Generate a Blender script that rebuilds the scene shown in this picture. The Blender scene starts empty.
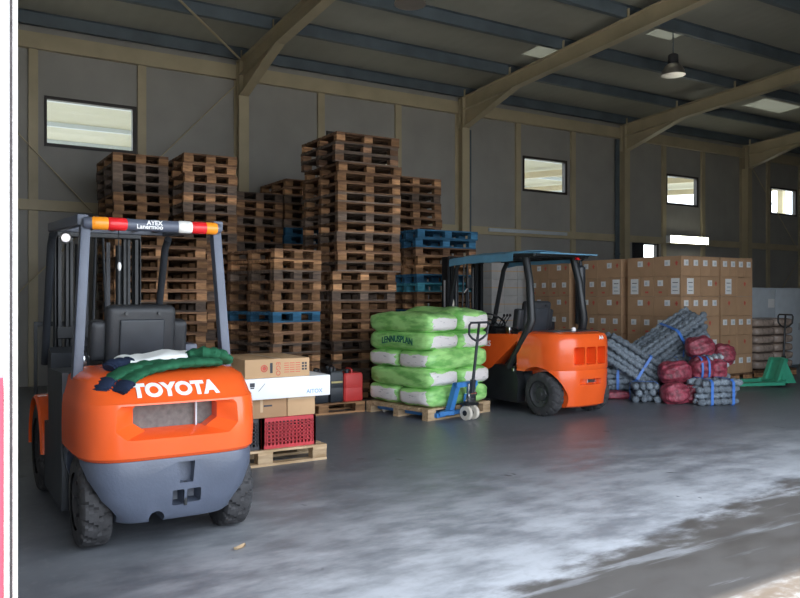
import bpy, bmesh, math, random
from mathutils import Vector, Matrix, noise
R = math.radians
rnd = random.Random(7)
SC = bpy.context.scene
COL = SC.collection

# ------------------------------------------------------------------ materials
def newmat(name):
    m = bpy.data.materials.new(name); m.use_nodes = True
    nt = m.node_tree
    return m, nt, nt.nodes['Principled BSDF']

def mat(name, col, rough=0.6, metal=0.0, var=0.12, scale=6.0, spec=0.5, bump=0.0, bscale=40.0, rand=0.0, coat=0.0):
    """procedural paint: base colour broken up by noise, optional per-object tint and bump"""
    m, nt, b = newmat(name)
    b.inputs['Roughness'].default_value = rough
    b.inputs['Metallic'].default_value = metal
    b.inputs['Specular IOR Level'].default_value = spec
    b.inputs['Coat Weight'].default_value = coat
    tc = nt.nodes.new('ShaderNodeTexCoord')
    n = nt.nodes.new('ShaderNodeTexNoise'); n.inputs['Scale'].default_value = scale; n.inputs['Detail'].default_value = 5
    nt.links.new(tc.outputs['Object'], n.inputs['Vector'])
    r = nt.nodes.new('ShaderNodeValToRGB')
    r.color_ramp.elements[0].position = 0.3; r.color_ramp.elements[1].position = 0.7
    r.color_ramp.elements[0].color = tuple(max(0, c*(1-var)) for c in col[:3])+(1,)
    r.color_ramp.elements[1].color = tuple(min(1, c*(1+var)) for c in col[:3])+(1,)
    nt.links.new(n.outputs['Fac'], r.inputs['Fac'])
    out = r.outputs['Color']
    if rand:
        oi = nt.nodes.new('ShaderNodeObjectInfo')
        h = nt.nodes.new('ShaderNodeHueSaturation')
        mr = nt.nodes.new('ShaderNodeMapRange')
        mr.inputs['To Min'].default_value = 1-rand; mr.inputs['To Max'].default_value = 1+rand
        nt.links.new(oi.outputs['Random'], mr.inputs['Value'])
        nt.links.new(mr.outputs['Result'], h.inputs['Value'])
        nt.links.new(out, h.inputs['Color']); out = h.outputs['Color']
    nt.links.new(out, b.inputs['Base Color'])
    if bump:
        n2 = nt.nodes.new('ShaderNodeTexNoise'); n2.inputs['Scale'].default_value = bscale; n2.inputs['Detail'].default_value = 4
        nt.links.new(tc.outputs['Object'], n2.inputs['Vector'])
        bp = nt.nodes.new('ShaderNodeBump'); bp.inputs['Strength'].default_value = bump; bp.inputs['Distance'].default_value = 0.02
        nt.links.new(n2.outputs['Fac'], bp.inputs['Height']); nt.links.new(bp.outputs['Normal'], b.inputs['Normal'])
    return m

def wood_mat(name, dark, light, rand=0.5):
    m, nt, b = newmat(name)
    b.inputs['Roughness'].default_value = 0.85; b.inputs['Specular IOR Level'].default_value = 0.2
    tc = nt.nodes.new('ShaderNodeTexCoord')
    mp = nt.nodes.new('ShaderNodeMapping'); mp.inputs['Scale'].default_value = (3, 14, 14)
    oi = nt.nodes.new('ShaderNodeObjectInfo')
    nt.links.new(tc.outputs['Object'], mp.inputs['Vector'])
    add = nt.nodes.new('ShaderNodeVectorMath'); add.operation = 'ADD'
    nt.links.new(mp.outputs['Vector'], add.inputs[0]); nt.links.new(oi.outputs['Location'], add.inputs[1])
    n = nt.nodes.new('ShaderNodeTexNoise'); n.inputs['Scale'].default_value = 1.6; n.inputs['Detail'].default_value = 6
    nt.links.new(add.outputs['Vector'], n.inputs['Vector'])
    r = nt.nodes.new('ShaderNodeValToRGB')
    r.color_ramp.elements[0].position = 0.32; r.color_ramp.elements[1].position = 0.7
    r.color_ramp.elements[0].color = dark+(1,); r.color_ramp.elements[1].color = light+(1,)
    nt.links.new(n.outputs['Fac'], r.inputs['Fac'])
    h = nt.nodes.new('ShaderNodeHueSaturation')
    pw = nt.nodes.new('ShaderNodeMath'); pw.operation = 'POWER'; pw.inputs[1].default_value = 2.0
    nt.links.new(oi.outputs['Random'], pw.inputs[0])
    mr = nt.nodes.new('ShaderNodeMapRange'); mr.inputs['To Min'].default_value = 1-rand*0.6; mr.inputs['To Max'].default_value = 1+rand*1.6
    nt.links.new(pw.outputs['Value'], mr.inputs['Value']); nt.links.new(mr.outputs['Result'], h.inputs['Value'])
    nt.links.new(r.outputs['Color'], h.inputs['Color'])
    nt.links.new(h.outputs['Color'], b.inputs['Base Color'])
    return m

def emit_mat(name, col, s):
    m, nt, b = newmat(name)
    b.inputs['Base Color'].default_value = col+(1,)
    b.inputs['Emission Color'].default_value = col+(1,); b.inputs['Emission Strength'].default_value = s
    return m

def panel_mat(name, col, period=1.0, axis='X', rib=0.12, rough=0.55):
    """sheet-metal panel with fine ribs (bump) along one axis"""
    m = mat(name, col, rough, var=0.07, scale=1.5, spec=0.3)
    nt = m.node_tree; b = nt.nodes['Principled BSDF']
    tc = nt.nodes.new('ShaderNodeTexCoord')
    w = nt.nodes.new('ShaderNodeTexWave'); w.bands_direction = axis; w.inputs['Scale'].default_value = 0.314/rib; w.wave_profile = 'SIN'
    nt.links.new(tc.outputs['Object'], w.inputs['Vector'])
    bp = nt.nodes.new('ShaderNodeBump'); bp.inputs['Strength'].default_value = 0.25; bp.inputs['Distance'].default_value = 0.01
    nt.links.new(w.outputs['Fac'], bp.inputs['Height']); nt.links.new(bp.outputs['Normal'], b.inputs['Normal'])
    return m

M = {}
M['wall'] = panel_mat('wall_panel', (0.35, 0.335, 0.305), rib=0.25)
M['roof'] = panel_mat('roof_panel', (0.36, 0.35, 0.29), axis='X', rib=0.25)
M['beige'] = mat('beige_steel', (0.47, 0.395, 0.255), 0.5, var=0.1, scale=2)
M['purlin'] = mat('dark_galvanised_steel', (0.10, 0.125, 0.145), 0.45, var=0.2, scale=2)
M['wood'] = wood_mat('weathered_wood', (0.115, 0.064, 0.040), (0.30, 0.165, 0.092))
M['woodblock'] = wood_mat('block_wood', (0.20, 0.105, 0.055), (0.50, 0.27, 0.13), 0.6)
M['woodgrey'] = wood_mat('grey_old_wood', (0.085, 0.065, 0.055), (0.24, 0.17, 0.125), 0.4)
M['freshwood'] = wood_mat('pale_wood', (0.36, 0.24, 0.13), (0.62, 0.45, 0.28), 0.25)
M['bluewood'] = wood_mat('blue_painted_wood', (0.03, 0.09, 0.16), (0.055, 0.18, 0.30), 0.3)
M['tealwood'] = wood_mat('teal_painted_wood', (0.05, 0.22, 0.30), (0.10, 0.38, 0.46), 0.2)
M['orange'] = mat('orange_paint', (0.88, 0.115, 0.018), 0.26, var=0.05, scale=3, coat=0.35)
M['bluegrey'] = mat('blue_grey_paint', (0.092, 0.108, 0.148), 0.36, var=0.12, scale=4, bump=0.08, bscale=60)
M['darkframe'] = mat('charcoal_paint', (0.035, 0.04, 0.048), 0.45, var=0.2)
M['blacksteel'] = mat('black_steel', (0.016, 0.018, 0.02), 0.4, var=0.2)
M['rubber'] = mat('tyre_rubber', (0.045, 0.044, 0.046), 0.85, var=0.25, scale=12, bump=0.2)
M['seat'] = mat('black_vinyl', (0.03, 0.032, 0.036), 0.5, var=0.15, bump=0.1)
M['rim'] = mat('dark_rim', (0.06, 0.06, 0.065), 0.5, metal=0.3)
M['chrome'] = mat('chrome', (0.75, 0.75, 0.75), 0.2, metal=1.0, var=0.03)
M['alu'] = mat('aluminium_reflector', (0.55, 0.5, 0.47), 0.28, metal=0.9, var=0.05)
M['white'] = mat('white_paint', (0.85, 0.85, 0.84), 0.45, var=0.03)
M['amber'] = mat('amber_lens', (0.95, 0.32, 0.02), 0.2, var=0.06)
M['redlens'] = mat('red_lens', (0.75, 0.02, 0.025), 0.2, var=0.06)
M['clearlens'] = mat('clear_lens', (0.85, 0.84, 0.8), 0.15, var=0.1, scale=40)
M['blue'] = mat('blue_machine_paint', (0.05, 0.22, 0.55), 0.4, var=0.12)
M['bluetarp'] = mat('blue_tarpaulin', (0.13, 0.32, 0.47), 0.55, var=0.15, scale=4)
M['greenpaint'] = mat('green_machine_paint', (0.05, 0.36, 0.22), 0.45, var=0.12)
M['nylon'] = mat('cream_nylon', (0.72, 0.66, 0.55), 0.5, var=0.1)
M['cardboard'] = mat('brown_cardboard', (0.46, 0.285, 0.165), 0.8, var=0.08, scale=3, spec=0.2, rand=0.06)
M['cardtan'] = mat('tan_cardboard', (0.56, 0.36, 0.20), 0.8, var=0.06, scale=3, spec=0.2)
M['carddark'] = mat('dark_cardboard', (0.40, 0.24, 0.13), 0.8, var=0.06, scale=3, spec=0.2)
M['tape'] = mat('parcel_tape', (0.55, 0.38, 0.22), 0.3, var=0.05)
M['paper'] = mat('paper_label', (0.78, 0.78, 0.77), 0.7, var=0.05, scale=30)
M['print'] = mat('black_print', (0.05, 0.05, 0.06), 0.7)
M['redprint'] = mat('red_print', (0.62, 0.10, 0.07), 0.7)
M['blueprint'] = mat('blue_print', (0.16, 0.36, 0.62), 0.7)
M['greenprint'] = mat('dark_green_print', (0.02, 0.16, 0.10), 0.6)
M['redcrate'] = mat('red_crate_plastic', (0.52, 0.03, 0.04), 0.45, var=0.15)
M['blackcrate'] = mat('black_crate_plastic', (0.025, 0.025, 0.03), 0.45, var=0.15)
M['redcan'] = mat('red_can_plastic', (0.62, 0.05, 0.045), 0.4, var=0.08)
M['blackcan'] = mat('black_can_plastic', (0.018, 0.022, 0.028), 0.4, var=0.15)
M['gold'] = mat('gold_print', (0.5, 0.4, 0.16), 0.5)
M['netgrey'] = mat('grey_netting', (0.19, 0.225, 0.26), 0.8, var=0.4, scale=45, bump=0.5, bscale=120, rand=0.3)
M['netend'] = mat('pale_netting', (0.42, 0.46, 0.48), 0.8, var=0.25, scale=40, bump=0.3)
M['strapblue'] = mat('blue_strapping', (0.06, 0.20, 0.62), 0.45, var=0.1)
M['netred'] = mat('red_netting', (0.29, 0.05, 0.075), 0.36, var=0.6, scale=16, bump=0.9, bscale=30, rand=0.2)
M['greycab'] = mat('pale_grey_cabinet_paint', (0.54, 0.59, 0.63), 0.5, var=0.06)
M['film'] = mat('brown_wrapped_sack', (0.36, 0.28, 0.23), 0.25, var=0.3, scale=14, bump=0.3, bscale=14)
M['greencloth'] = mat('green_cloth', (0.026, 0.12, 0.062), 0.95, var=0.25, scale=14, spec=0.1, bump=0.4, bscale=30)
M['navycloth'] = mat('navy_cuff_cloth', (0.02, 0.03, 0.06), 0.95, var=0.25, spec=0.1)
M['whitecloth'] = mat('white_cloth', (0.85, 0.87, 0.84), 0.9, var=0.05, spec=0.1, bump=0.3, bscale=18)
M['leafdry'] = mat('dry_leaf', (0.62, 0.45, 0.27), 0.8)
M['doorwhite'] = mat('white_door_panel', (0.82, 0.82, 0.80), 0.5, var=0.04)
M['doorred'] = mat('red_door_panel', (0.55, 0.03, 0.06), 0.5, var=0.08)
M['seal'] = mat('dark_rubber_seal', (0.03, 0.025, 0.028), 0.8, var=0.3, scale=30, bump=0.6, bscale=25)
M['conc_out'] = mat('yard_concrete', (0.42, 0.41, 0.38), 0.9, var=0.12, scale=0.8)
M['winframe'] = mat('dark_brown_frame', (0.035, 0.027, 0.024), 0.5)
M['radiator'] = mat('radiator_grey', (0.15, 0.15, 0.14), 0.7, var=0.25, scale=30)
M['palebox'] = mat('pale_carton_board', (0.46, 0.45, 0.43), 0.8, var=0.08)
M['tube'] = emit_mat('lit_tube', (1.0, 1.0, 0.82), 3.2)

def glass_mat():
    m, nt, b = newmat('window_glass')
    nt.nodes.remove(b)
    t = nt.nodes.new('ShaderNodeBsdfTransparent'); t.inputs['Color'].default_value = (0.93, 0.95, 0.93, 1)
    g = nt.nodes.new('ShaderNodeBsdfGlossy'); g.inputs['Roughness'].default_value = 0.03
    mx = nt.nodes.new('ShaderNodeMixShader'); mx.inputs['Fac'].default_value = 0.07
    nt.links.new(t.outputs[0], mx.inputs[1]); nt.links.new(g.outputs[0], mx.inputs[2])
    nt.links.new(mx.outputs[0], nt.nodes['Material Output'].inputs['Surface'])
    return m
M['glass'] = glass_mat()

def translucent_mat(name, col, tr, tcol):
    m, nt, b = newmat(name)
    b.inputs['Base Color'].default_value = col+(1,); b.inputs['Roughness'].default_value = 0.6
    t = nt.nodes.new('ShaderNodeBsdfTranslucent'); t.inputs['Color'].default_value = tcol+(1,)
    mx = nt.nodes.new('ShaderNodeMixShader'); mx.inputs['Fac'].default_value = tr
    nt.links.new(b.outputs[0], mx.inputs[1]); nt.links.new(t.outputs[0], mx.inputs[2])
    nt.links.new(mx.outputs[0], nt.nodes['Material Output'].inputs['Surface'])
    return m
M['skylight'] = translucent_mat('milky_roof_sheet', (0.5, 0.5, 0.45), 0.5, (0.31, 0.31, 0.27))
M['canopy'] = translucent_mat('cream_canopy_sheet', (0.62, 0.60, 0.50), 0.35, (0.30, 0.29, 0.20))

def floor_mat():
    m, nt, b = newmat('dusty_concrete')
    N = nt.nodes.new; L = nt.links.new
    tc = N('ShaderNodeTexCoord'); sep = N('ShaderNodeSeparateXYZ'); L(tc.outputs['Object'], sep.inputs[0])
    def math_(op, a, bb):
        n = N('ShaderNodeMath'); n.operation = op
        for i, v in enumerate((a, bb)):
            if isinstance(v, (int, float)): n.inputs[i].default_value = v
            else: L(v, n.inputs[i])
        return n.outputs[0]
    def noise_(scale, detail, rot=0, sx=1, sy=1):
        mp = N('ShaderNodeMapping'); mp.inputs['Rotation'].default_value = (0, 0, rot); mp.inputs['Scale'].default_value = (sx, sy, 1)
        L(tc.outputs['Object'], mp.inputs['Vector'])
        n = N('ShaderNodeTexNoise'); n.inputs['Scale'].default_value = scale; n.inputs['Detail'].default_value = detail
        n.inputs['Roughness'].default_value = 0.6
        L(mp.outputs['Vector'], n.inputs['Vector']); return n.outputs['Fac']
    def ramp(fac, p0, p1):
        n = N('ShaderNodeMapRange'); n.interpolation_type = 'SMOOTHSTEP'
        n.inputs['From Min'].default_value = p0; n.inputs['From Max'].default_value = p1
        L(fac, n.inputs['Value']); return n.outputs['Result']
    def mixc(fac, c0, c1):
        n = N('ShaderNodeMix'); n.data_type = 'RGBA'
        L(fac, n.inputs[0])
        for i, c in ((6, c0), (7, c1)):
            if isinstance(c, tuple): n.inputs[i].default_value = c+(1,)
            else: L(c, n.inputs[i])
        return n.outputs[2]
    X, Y = sep.outputs[0], sep.outputs[1]
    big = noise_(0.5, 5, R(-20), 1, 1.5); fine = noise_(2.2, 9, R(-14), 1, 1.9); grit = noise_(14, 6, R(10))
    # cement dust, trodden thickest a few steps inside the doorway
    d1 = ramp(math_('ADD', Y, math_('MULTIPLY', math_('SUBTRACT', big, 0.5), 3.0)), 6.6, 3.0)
    d1 = math_('MULTIPLY', d1, ramp(math_('ADD', X, math_('MULTIPLY', math_('SUBTRACT', fine, 0.5), 1.2)), 0.4, 1.9))  # thins towards the left, painting in the shade of the door wall
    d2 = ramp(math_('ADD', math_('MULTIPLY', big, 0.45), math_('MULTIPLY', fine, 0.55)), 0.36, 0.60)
    dust_shade = math_('MULTIPLY', math_('ADD', math_('MULTIPLY', d2, 0.72), math_('MULTIPLY', d1, 0.28)), math_('ADD', math_('MULTIPLY', d1, 0.86), 0.12))
    c = mixc(dust_shade, (0.115, 0.125, 0.142), (0.58, 0.60, 0.63))
    c = mixc(math_('MULTIPLY', ramp(grit, 0.5, 0.75), 0.25), c, (0.30, 0.31, 0.32))
    # black tyre marks sweeping across the doorway to the right
    dist = math_('SUBTRACT', math_('SUBTRACT', Y, math_('MULTIPLY', X, 0.17)), 2.30)
    dist = math_('ADD', dist, math_('MULTIPLY', math_('SUBTRACT', fine, 0.5), 0.75))
    band = math_('MULTIPLY', ramp(dist, -0.75, -0.45), ramp(dist, 0.42, 0.18))
    streak = noise_(1.6, 6, R(-10), 0.4, 4.0)
    band = math_('MULTIPLY', band, math_('ADD', math_('MULTIPLY', ramp(streak, 0.66, 0.56), 0.45), 0.55))
    band = math_('MULTIPLY', band, ramp(X, 1.3, 2.3))
    bandc = N('ShaderNodeClamp'); L(band, bandc.inputs[0])
    c = mixc(math_('MULTIPLY', bandc.outputs[0], 0.92), c, (0.092, 0.079, 0.067))
    # sandy dirt along the threshold; its dark patches paint in dappled shade
    sand_dapple = math_('MULTIPLY', ramp(dist, -0.42, -0.62), ramp(math_('ADD', math_('MULTIPLY', fine, 0.7), math_('MULTIPLY', grit, 0.3)), 0.62, 0.46))
    c = mixc(math_('MULTIPLY', sand_dapple, 0.9), c, (0.115, 0.09, 0.068))
    # small oil spots
    sp = noise_(2.2, 3, R(30))
    c = mixc(math_('MULTIPLY', ramp(math_('ADD', sp, math_('MULTIPLY', grit, 0.15)), 0.755, 0.80), 0.7), c, (0.06, 0.062, 0.07))
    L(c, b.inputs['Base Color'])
    rr = N('ShaderNodeMapRange'); rr.inputs['To Min'].default_value = 0.36; rr.inputs['To Max'].default_value = 0.8
    L(dust_shade, rr.inputs['Value']); L(rr.outputs['Result'], b.inputs['Roughness'])
    b.inputs['Specular IOR Level'].default_value = 0.35
    bp = N('ShaderNodeBump'); bp.inputs['Strength'].default_value = 0.12; bp.inputs['Distance'].default_value = 0.01
    L(fine, bp.inputs['Height']); L(bp.outputs['Normal'], b.inputs['Normal'])
    return m
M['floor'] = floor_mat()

def bag_mat(name, axis, seed):
    """printed plastic sack: green with darker bands, a white field with grey lettering bars on both ends of the long axis"""
    m, nt, b = newmat(name)
    b.inputs['Roughness'].default_value = 0.35
    N = nt.nodes.new; L = nt.links.new
    tc = N('ShaderNodeTexCoord'); sep = N('ShaderNodeSeparateXYZ'); L(tc.outputs['Object'], sep.inputs[0])
    mp = N('ShaderNodeMapping'); mp.inputs['Location'].default_value = (seed, seed*1.7, 0); mp.inputs['Scale'].default_value = (1, 1, 3)
    L(tc.outputs['Object'], mp.inputs['Vector'])
    n = N('ShaderNodeTexNoise'); n.inputs['Scale'].default_value = 4; n.inputs['Detail'].default_value = 4; L(mp.outputs['Vector'], n.inputs['Vector'])
    r = N('ShaderNodeValToRGB')
    r.color_ramp.elements[0].position = 0.38; r.color_ramp.elements[0].color = (0.19, 0.50, 0.12, 1)
    r.color_ramp.elements[1].position = 0.56; r.color_ramp.elements[1].color = (0.42, 0.78, 0.26, 1)
    L(n.outputs['Fac'], r.inputs['Fac'])
    def mth(op, a, bb=0.0):
        k = N('ShaderNodeMath'); k.operation = op
        for i, v in enumerate((a, bb)):
            if isinstance(v, (int, float)): k.inputs[i].default_value = v
            else: L(v, k.inputs[i])
        return k.outputs[0]
    along = mth('ABSOLUTE', sep.outputs[0])
    wob = mth('MULTIPLY', mth('SUBTRACT', n.outputs['Fac'], 0.5), 0.16)
    e = mth('GREATER_THAN', mth('ADD', along, wob), 0.485)
    zc = mth('LESS_THAN', mth('ABSOLUTE', mth('ADD', mth('ADD', sep.outputs[2], 0.012), mth('MULTIPLY', wob, 0.7))), 0.078)
    yc = mth('LESS_THAN', mth('ABSOLUTE', mth('ADD', mth('ADD', sep.outputs[1], 0.01), wob)), 0.225)
    w = mth('MULTIPLY', mth('MULTIPLY', e, zc), yc)
    mx = N('ShaderNodeMix'); mx.data_type = 'RGBA'; L(w, mx.inputs[0]); L(r.outputs['Color'], mx.inputs[6]); mx.inputs[7].default_value = (0.78, 0.74, 0.71, 1)
    # rows of small print on the white field
    n3 = N('ShaderNodeTexNoise'); mp3 = N('ShaderNodeMapping'); mp3.inputs['Scale'].default_value = (9, 9, 42); mp3.inputs['Location'].default_value = (seed*3, 0, 0)
    L(tc.outputs['Object'], mp3.inputs['Vector']); L(mp3.outputs['Vector'], n3.inputs['Vector']); n3.inputs['Scale'].default_value = 1; n3.inputs['Detail'].default_value = 2
    pr = mth('MULTIPLY', mth('GREATER_THAN', n3.outputs['Fac'], 0.66), w)
    mx2 = N('ShaderNodeMix'); mx2.data_type = 'RGBA'; L(mth('MULTIPLY', pr, 0.5), mx2.inputs[0]); L(mx.outputs[2], mx2.inputs[6]); mx2.inputs[7].default_value = (0.25, 0.24, 0.26, 1)
    L(mx2.outputs[2], b.inputs['Base Color'])
    bp = N('ShaderNodeBump'); bp.inputs['Strength'].default_value = 0.5; bp.inputs['Distance'].default_value = 0.02
    n2 = N('ShaderNodeTexNoise'); n2.inputs['Scale'].default_value = 9; n2.inputs['Detail'].default_value = 3; n2.inputs['Distortion'].default_value = 1.0
    L(mp.outputs['Vector'], n2.inputs['Vector']); L(n2.outputs['Fac'], bp.inputs['Height']); L(bp.outputs['Normal'], b.inputs['Normal'])
    return m

# ------------------------------------------------------------------ mesh helpers
class MB:
    def __init__(self): self.bm = bmesh.new(); self.mi = 0
    def _face(self, vs):
        try:
            f = self.bm.faces.new(vs); f.material_index = self.mi; return f
        except ValueError: return None
    def box(self, x0, x1, y0, y1, z0, z1, bevel=0.0, seg=2, mtx=None):
        vs = [self.bm.verts.new((x, y, z)) for x in (x0, x1) for y in (y0, y1) for z in (z0, z1)]
        fs = [self._face([vs[i] for i in q]) for q in ((0, 1, 3, 2), (4, 6, 7, 5), (0, 4, 5, 1), (2, 3, 7, 6), (0, 2, 6, 4), (1, 5, 7, 3))]
        allv = vs
        if bevel:
            es = list({e for f in fs for e in f.edges})
            r = bmesh.ops.bevel(self.bm, geom=es, offset=bevel, segments=seg, profile=0.6, affect='EDGES')
            for f in r['faces']: f.material_index = self.mi
            allv = list({v for f in r['faces'] for v in f.verts} | {v for v in vs if v.is_valid})
        if mtx is not None:
            for v in allv: v.co = mtx @ v.co
        return self
    def cbox(self, c, s, rot=None, bevel=0.0):
        m = Matrix.Translation(Vector(c)) @ (rot.to_4x4() if rot is not None else Matrix.Identity(4))
        return self.box(-s[0]/2, s[0]/2, -s[1]/2, s[1]/2, -s[2]/2, s[2]/2, bevel, mtx=m)
    def bar(self, p0, p1, w, h, bevel=0.0, up=(0, 0, 1)):
        p0, p1 = Vector(p0), Vector(p1); d = p1-p0; L = d.length; d.normalize(); up = Vector(up)
        if abs(d.dot(up)) > 0.98: up = Vector((0, 1, 0))
        x = d.cross(up).normalized(); z = x.cross(d)
        m = Matrix.Translation((p0+p1)/2) @ Matrix((x, d, z)).transposed().to_4x4()
        return self.box(-w/2, w/2, -L/2, L/2, -h/2, h/2, bevel, mtx=m)
    def tube(self, pts, r, n=10, caps=True, flat=1.0):
        pts = [Vector(p) for p in pts]; rs = r if isinstance(r, (list, tuple)) else [r]*len(pts)
        rings = []; up = None
        for i, p in enumerate(pts):
            d = (pts[min(i+1, len(pts)-1)]-pts[max(i-1, 0)]).normalized()
            if up is None:
                up = Vector((0, 0, 1)) if abs(d.z) < 0.9 else Vector((1, 0, 0))
            a = d.cross(up).normalized(); b_ = a.cross(d).normalized(); up = b_
            rings.append([p+a*math.cos(2*math.pi*k/n)*rs[i]+b_*math.sin(2*math.pi*k/n)*rs[i]*flat for k in range(n)])
        return self.loft(rings, caps)
    def cyl(self, p0, p1, r0, r1=None, n=20): return self.tube([p0, p1], [r0, r0 if r1 is None else r1], n)
    def loft(self, rings, caps=True, closed=True):
        vr = [[self.bm.verts.new(p) for p in rg] for rg in rings]; n = len(vr[0])
        for a, b_ in zip(vr, vr[1:]):
            for k in range(n if closed else n-1): self._face((a[k], a[(k+1) % n], b_[(k+1) % n], b_[k]))
        if caps: self._face(vr[0][::-1]); self._face(vr[-1])
        return self
    def lathe(self, prof, c=(0, 0, 0), axis='Z', n=28):
        c = Vector(c); rings = []
        for r, h in prof:
            rg = []
            for k in range(n):
                a = 2*math.pi*k/n; u, v = r*math.cos(a), r*math.sin(a)
                rg.append(c+Vector({'Z': (u, v, h), 'X': (h, u, v), 'Y': (v, h, u)}[axis]))
            rings.append(rg)
        return self.loft(rings, True)
    def prism(self, poly, plane, a, b_):
        """closed polygon in plane ('yz','xz','xy') extruded along the remaining axis from a to b_"""
        f = {'yz': lambda p, t: (t, p[0], p[1]), 'xz': lambda p, t: (p[0], t, p[1]), 'xy': lambda p, t: (p[0], p[1], t)}[plane]
        return self.loft([[Vector(f(p, a)) for p in poly], [Vector(f(p, b_)) for p in poly]])
    def sell(self, c, rx, ry, rz, e=0.6, nu=32, nv=16, fn=None, ez=None):
        """super-ellipsoid; fn(v) may move each local point"""
        c = Vector(c); ez = ez or e
        sp = lambda w, m: math.copysign(abs(w)**m, w)
        rings = []
        for j in range(1, nv):
            ph = -math.pi/2+math.pi*j/nv; rg = []
            for i in range(nu):
                t = 2*math.pi*i/nu
                p = Vector((rx*sp(math.cos(ph), ez)*sp(math.cos(t), e), ry*sp(math.cos(ph), ez)*sp(math.sin(t), e), rz*sp(math.sin(ph), ez)))
                if fn: p = fn(p)
                rg.append(c+p)
            rings.append(rg)
        return self.loft(rings)
    def mesh(self, name, mats, angle=35):
        bmesh.ops.recalc_face_normals(self.bm, faces=self.bm.faces[:])
        me = bpy.data.meshes.new(name); self.bm.to_mesh(me); self.bm.free()
        for mm in (mats if isinstance(mats, (list, tuple)) else [mats]): me.materials.append(mm)
        if angle is not None:
            me.shade_smooth(); me.set_sharp_from_angle(angle=R(angle))
        return me
    def build(self, name, mats, parent=None, angle=35):
        return link(name, self.mesh(name, mats, angle), parent)

def link(name, me, parent=None, loc=None, rot=None):
    o = bpy.data.objects.new(name, me); COL.objects.link(o)
    if parent is not None: o.parent = parent
    if loc is not None: o.location = loc
    if rot is not None: o.rotation_euler = rot
    return o
def tag(o, label, cat, group=None):
    o['label'] = label; o['category'] = cat
    if group: o['group'] = group
    return o
def thing(name, label, cat, loc=(0, 0, 0), rz=0.0, group=None):
    o = bpy.data.objects.new(name, None); COL.objects.link(o)
    o.location = loc; o.rotation_euler = (0, 0, rz); o.empty_display_size = 0.1
    return tag(o, label, cat, group)
def struct(o): o['kind'] = 'structure'; return o
def dup(root, parent=None):
    c = root.copy(); COL.objects.link(c)
    if parent is not None: c.parent = parent
    for ch in root.children: dup(ch, c)
    return c
def eval_mesh(o):
    bpy.context.view_layer.update()
    return bpy.data.meshes.new_from_object(o.evaluated_get(bpy.context.evaluated_depsgraph_get()))
def text_mesh(s, size, mm, extrude=0.002, offset=0.0, align='CENTER', fn=None, name='lettering'):
    cu = bpy.data.curves.new('tmp', 'FONT'); cu.body = s; cu.size = size; cu.extrude = extrude; cu.offset = offset
    cu.align_x = align; cu.align_y = 'CENTER'; cu.resolution_u = 4; cu.space_line = 0.8
    ob = bpy.data.objects.new('tmp', cu); COL.objects.link(ob)
    me = eval_mesh(ob); bpy.data.objects.remove(ob); bpy.data.curves.remove(cu)
    me.name = name; me.materials.clear(); me.materials.append(mm)
    if fn:
        for v in me.vertices: v.co = fn(v.co.copy())
    return me
def subdiv(me):
    bm = bmesh.new(); bm.from_mesh(me); bmesh.ops.triangulate(bm, faces=bm.faces[:])
    bmesh.ops.subdivide_edges(bm, edges=bm.edges[:], cuts=2, use_grid_fill=True); bm.to_mesh(me); bm.free(); return me
def cut(me, cutters):
    """boolean difference of mesh ME with the MB cutters"""
    o = bpy.data.objects.new('tmp', me); COL.objects.link(o); tmp = []
    for mb in cutters:
        c = bpy.data.objects.new('tmp', mb.mesh('tmp', [], None)); COL.objects.link(c); tmp.append(c); c.hide_render = True
        md = o.modifiers.new('b', 'BOOLEAN'); md.operation = 'DIFFERENCE'; md.solver = 'EXACT'; md.object = c
    res = eval_mesh(o)
    for c in tmp: bpy.data.objects.remove(c)
    bpy.data.objects.remove(o)
    for p in res.polygons: p.material_index = 0
    res.shade_smooth(); res.set_sharp_from_angle(angle=R(32))
    return res
ORD = ('topmost second third fourth fifth sixth seventh eighth ninth tenth eleventh twelfth thirteenth fourteenth fifteenth sixteenth seventeenth '
       'eighteenth nineteenth twentieth twenty-first twenty-second twenty-third twenty-fourth twenty-fifth twenty-sixth twenty-seventh twenty-eighth').split()

# ------------------------------------------------------------------ the hall
WALL_Y = 14.22
HX0, HX1, FY = -0.5, 26.2, 1.30           # inside faces of end walls, front face of the door wall
COLX = [-0.08, 5.12, 10.32, 15.52, 20.72]
rtop = lambda y: 5.97+0.066*(14.2-y)      # top of the rafters
PURLY = [13.96, 12.40, 10.83, 9.25, 7.68, 6.1, 4.53, 2.95, 1.6]

def grid_boxes(mb, us, vs, holes, put):
    us = sorted(set(us+[h[0] for h in holes]+[h[1] for h in holes])); vs = sorted(set(vs+[h[2] for h in holes]+[h[3] for h in holes]))
    for a, b_ in zip(us, us[1:]):
        for c, d in zip(vs, vs[1:]):
            m_ = ((a+b_)/2, (c+d)/2)
            if not any(h[0] < m_[0] < h[1] and h[2] < m_[1] < h[3] for h in holes): put(a, b_, c, d)

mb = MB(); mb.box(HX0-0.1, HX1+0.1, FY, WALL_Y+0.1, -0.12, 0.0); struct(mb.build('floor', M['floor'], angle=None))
mb = MB(); mb.box(-60, 80, -40, FY-0.005, -0.14, -0.012); mb.box(-60, 80, WALL_Y+0.12, 60, -0.14, -0.012); struct(mb.build('ground', M['conc_out'], angle=None))

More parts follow.
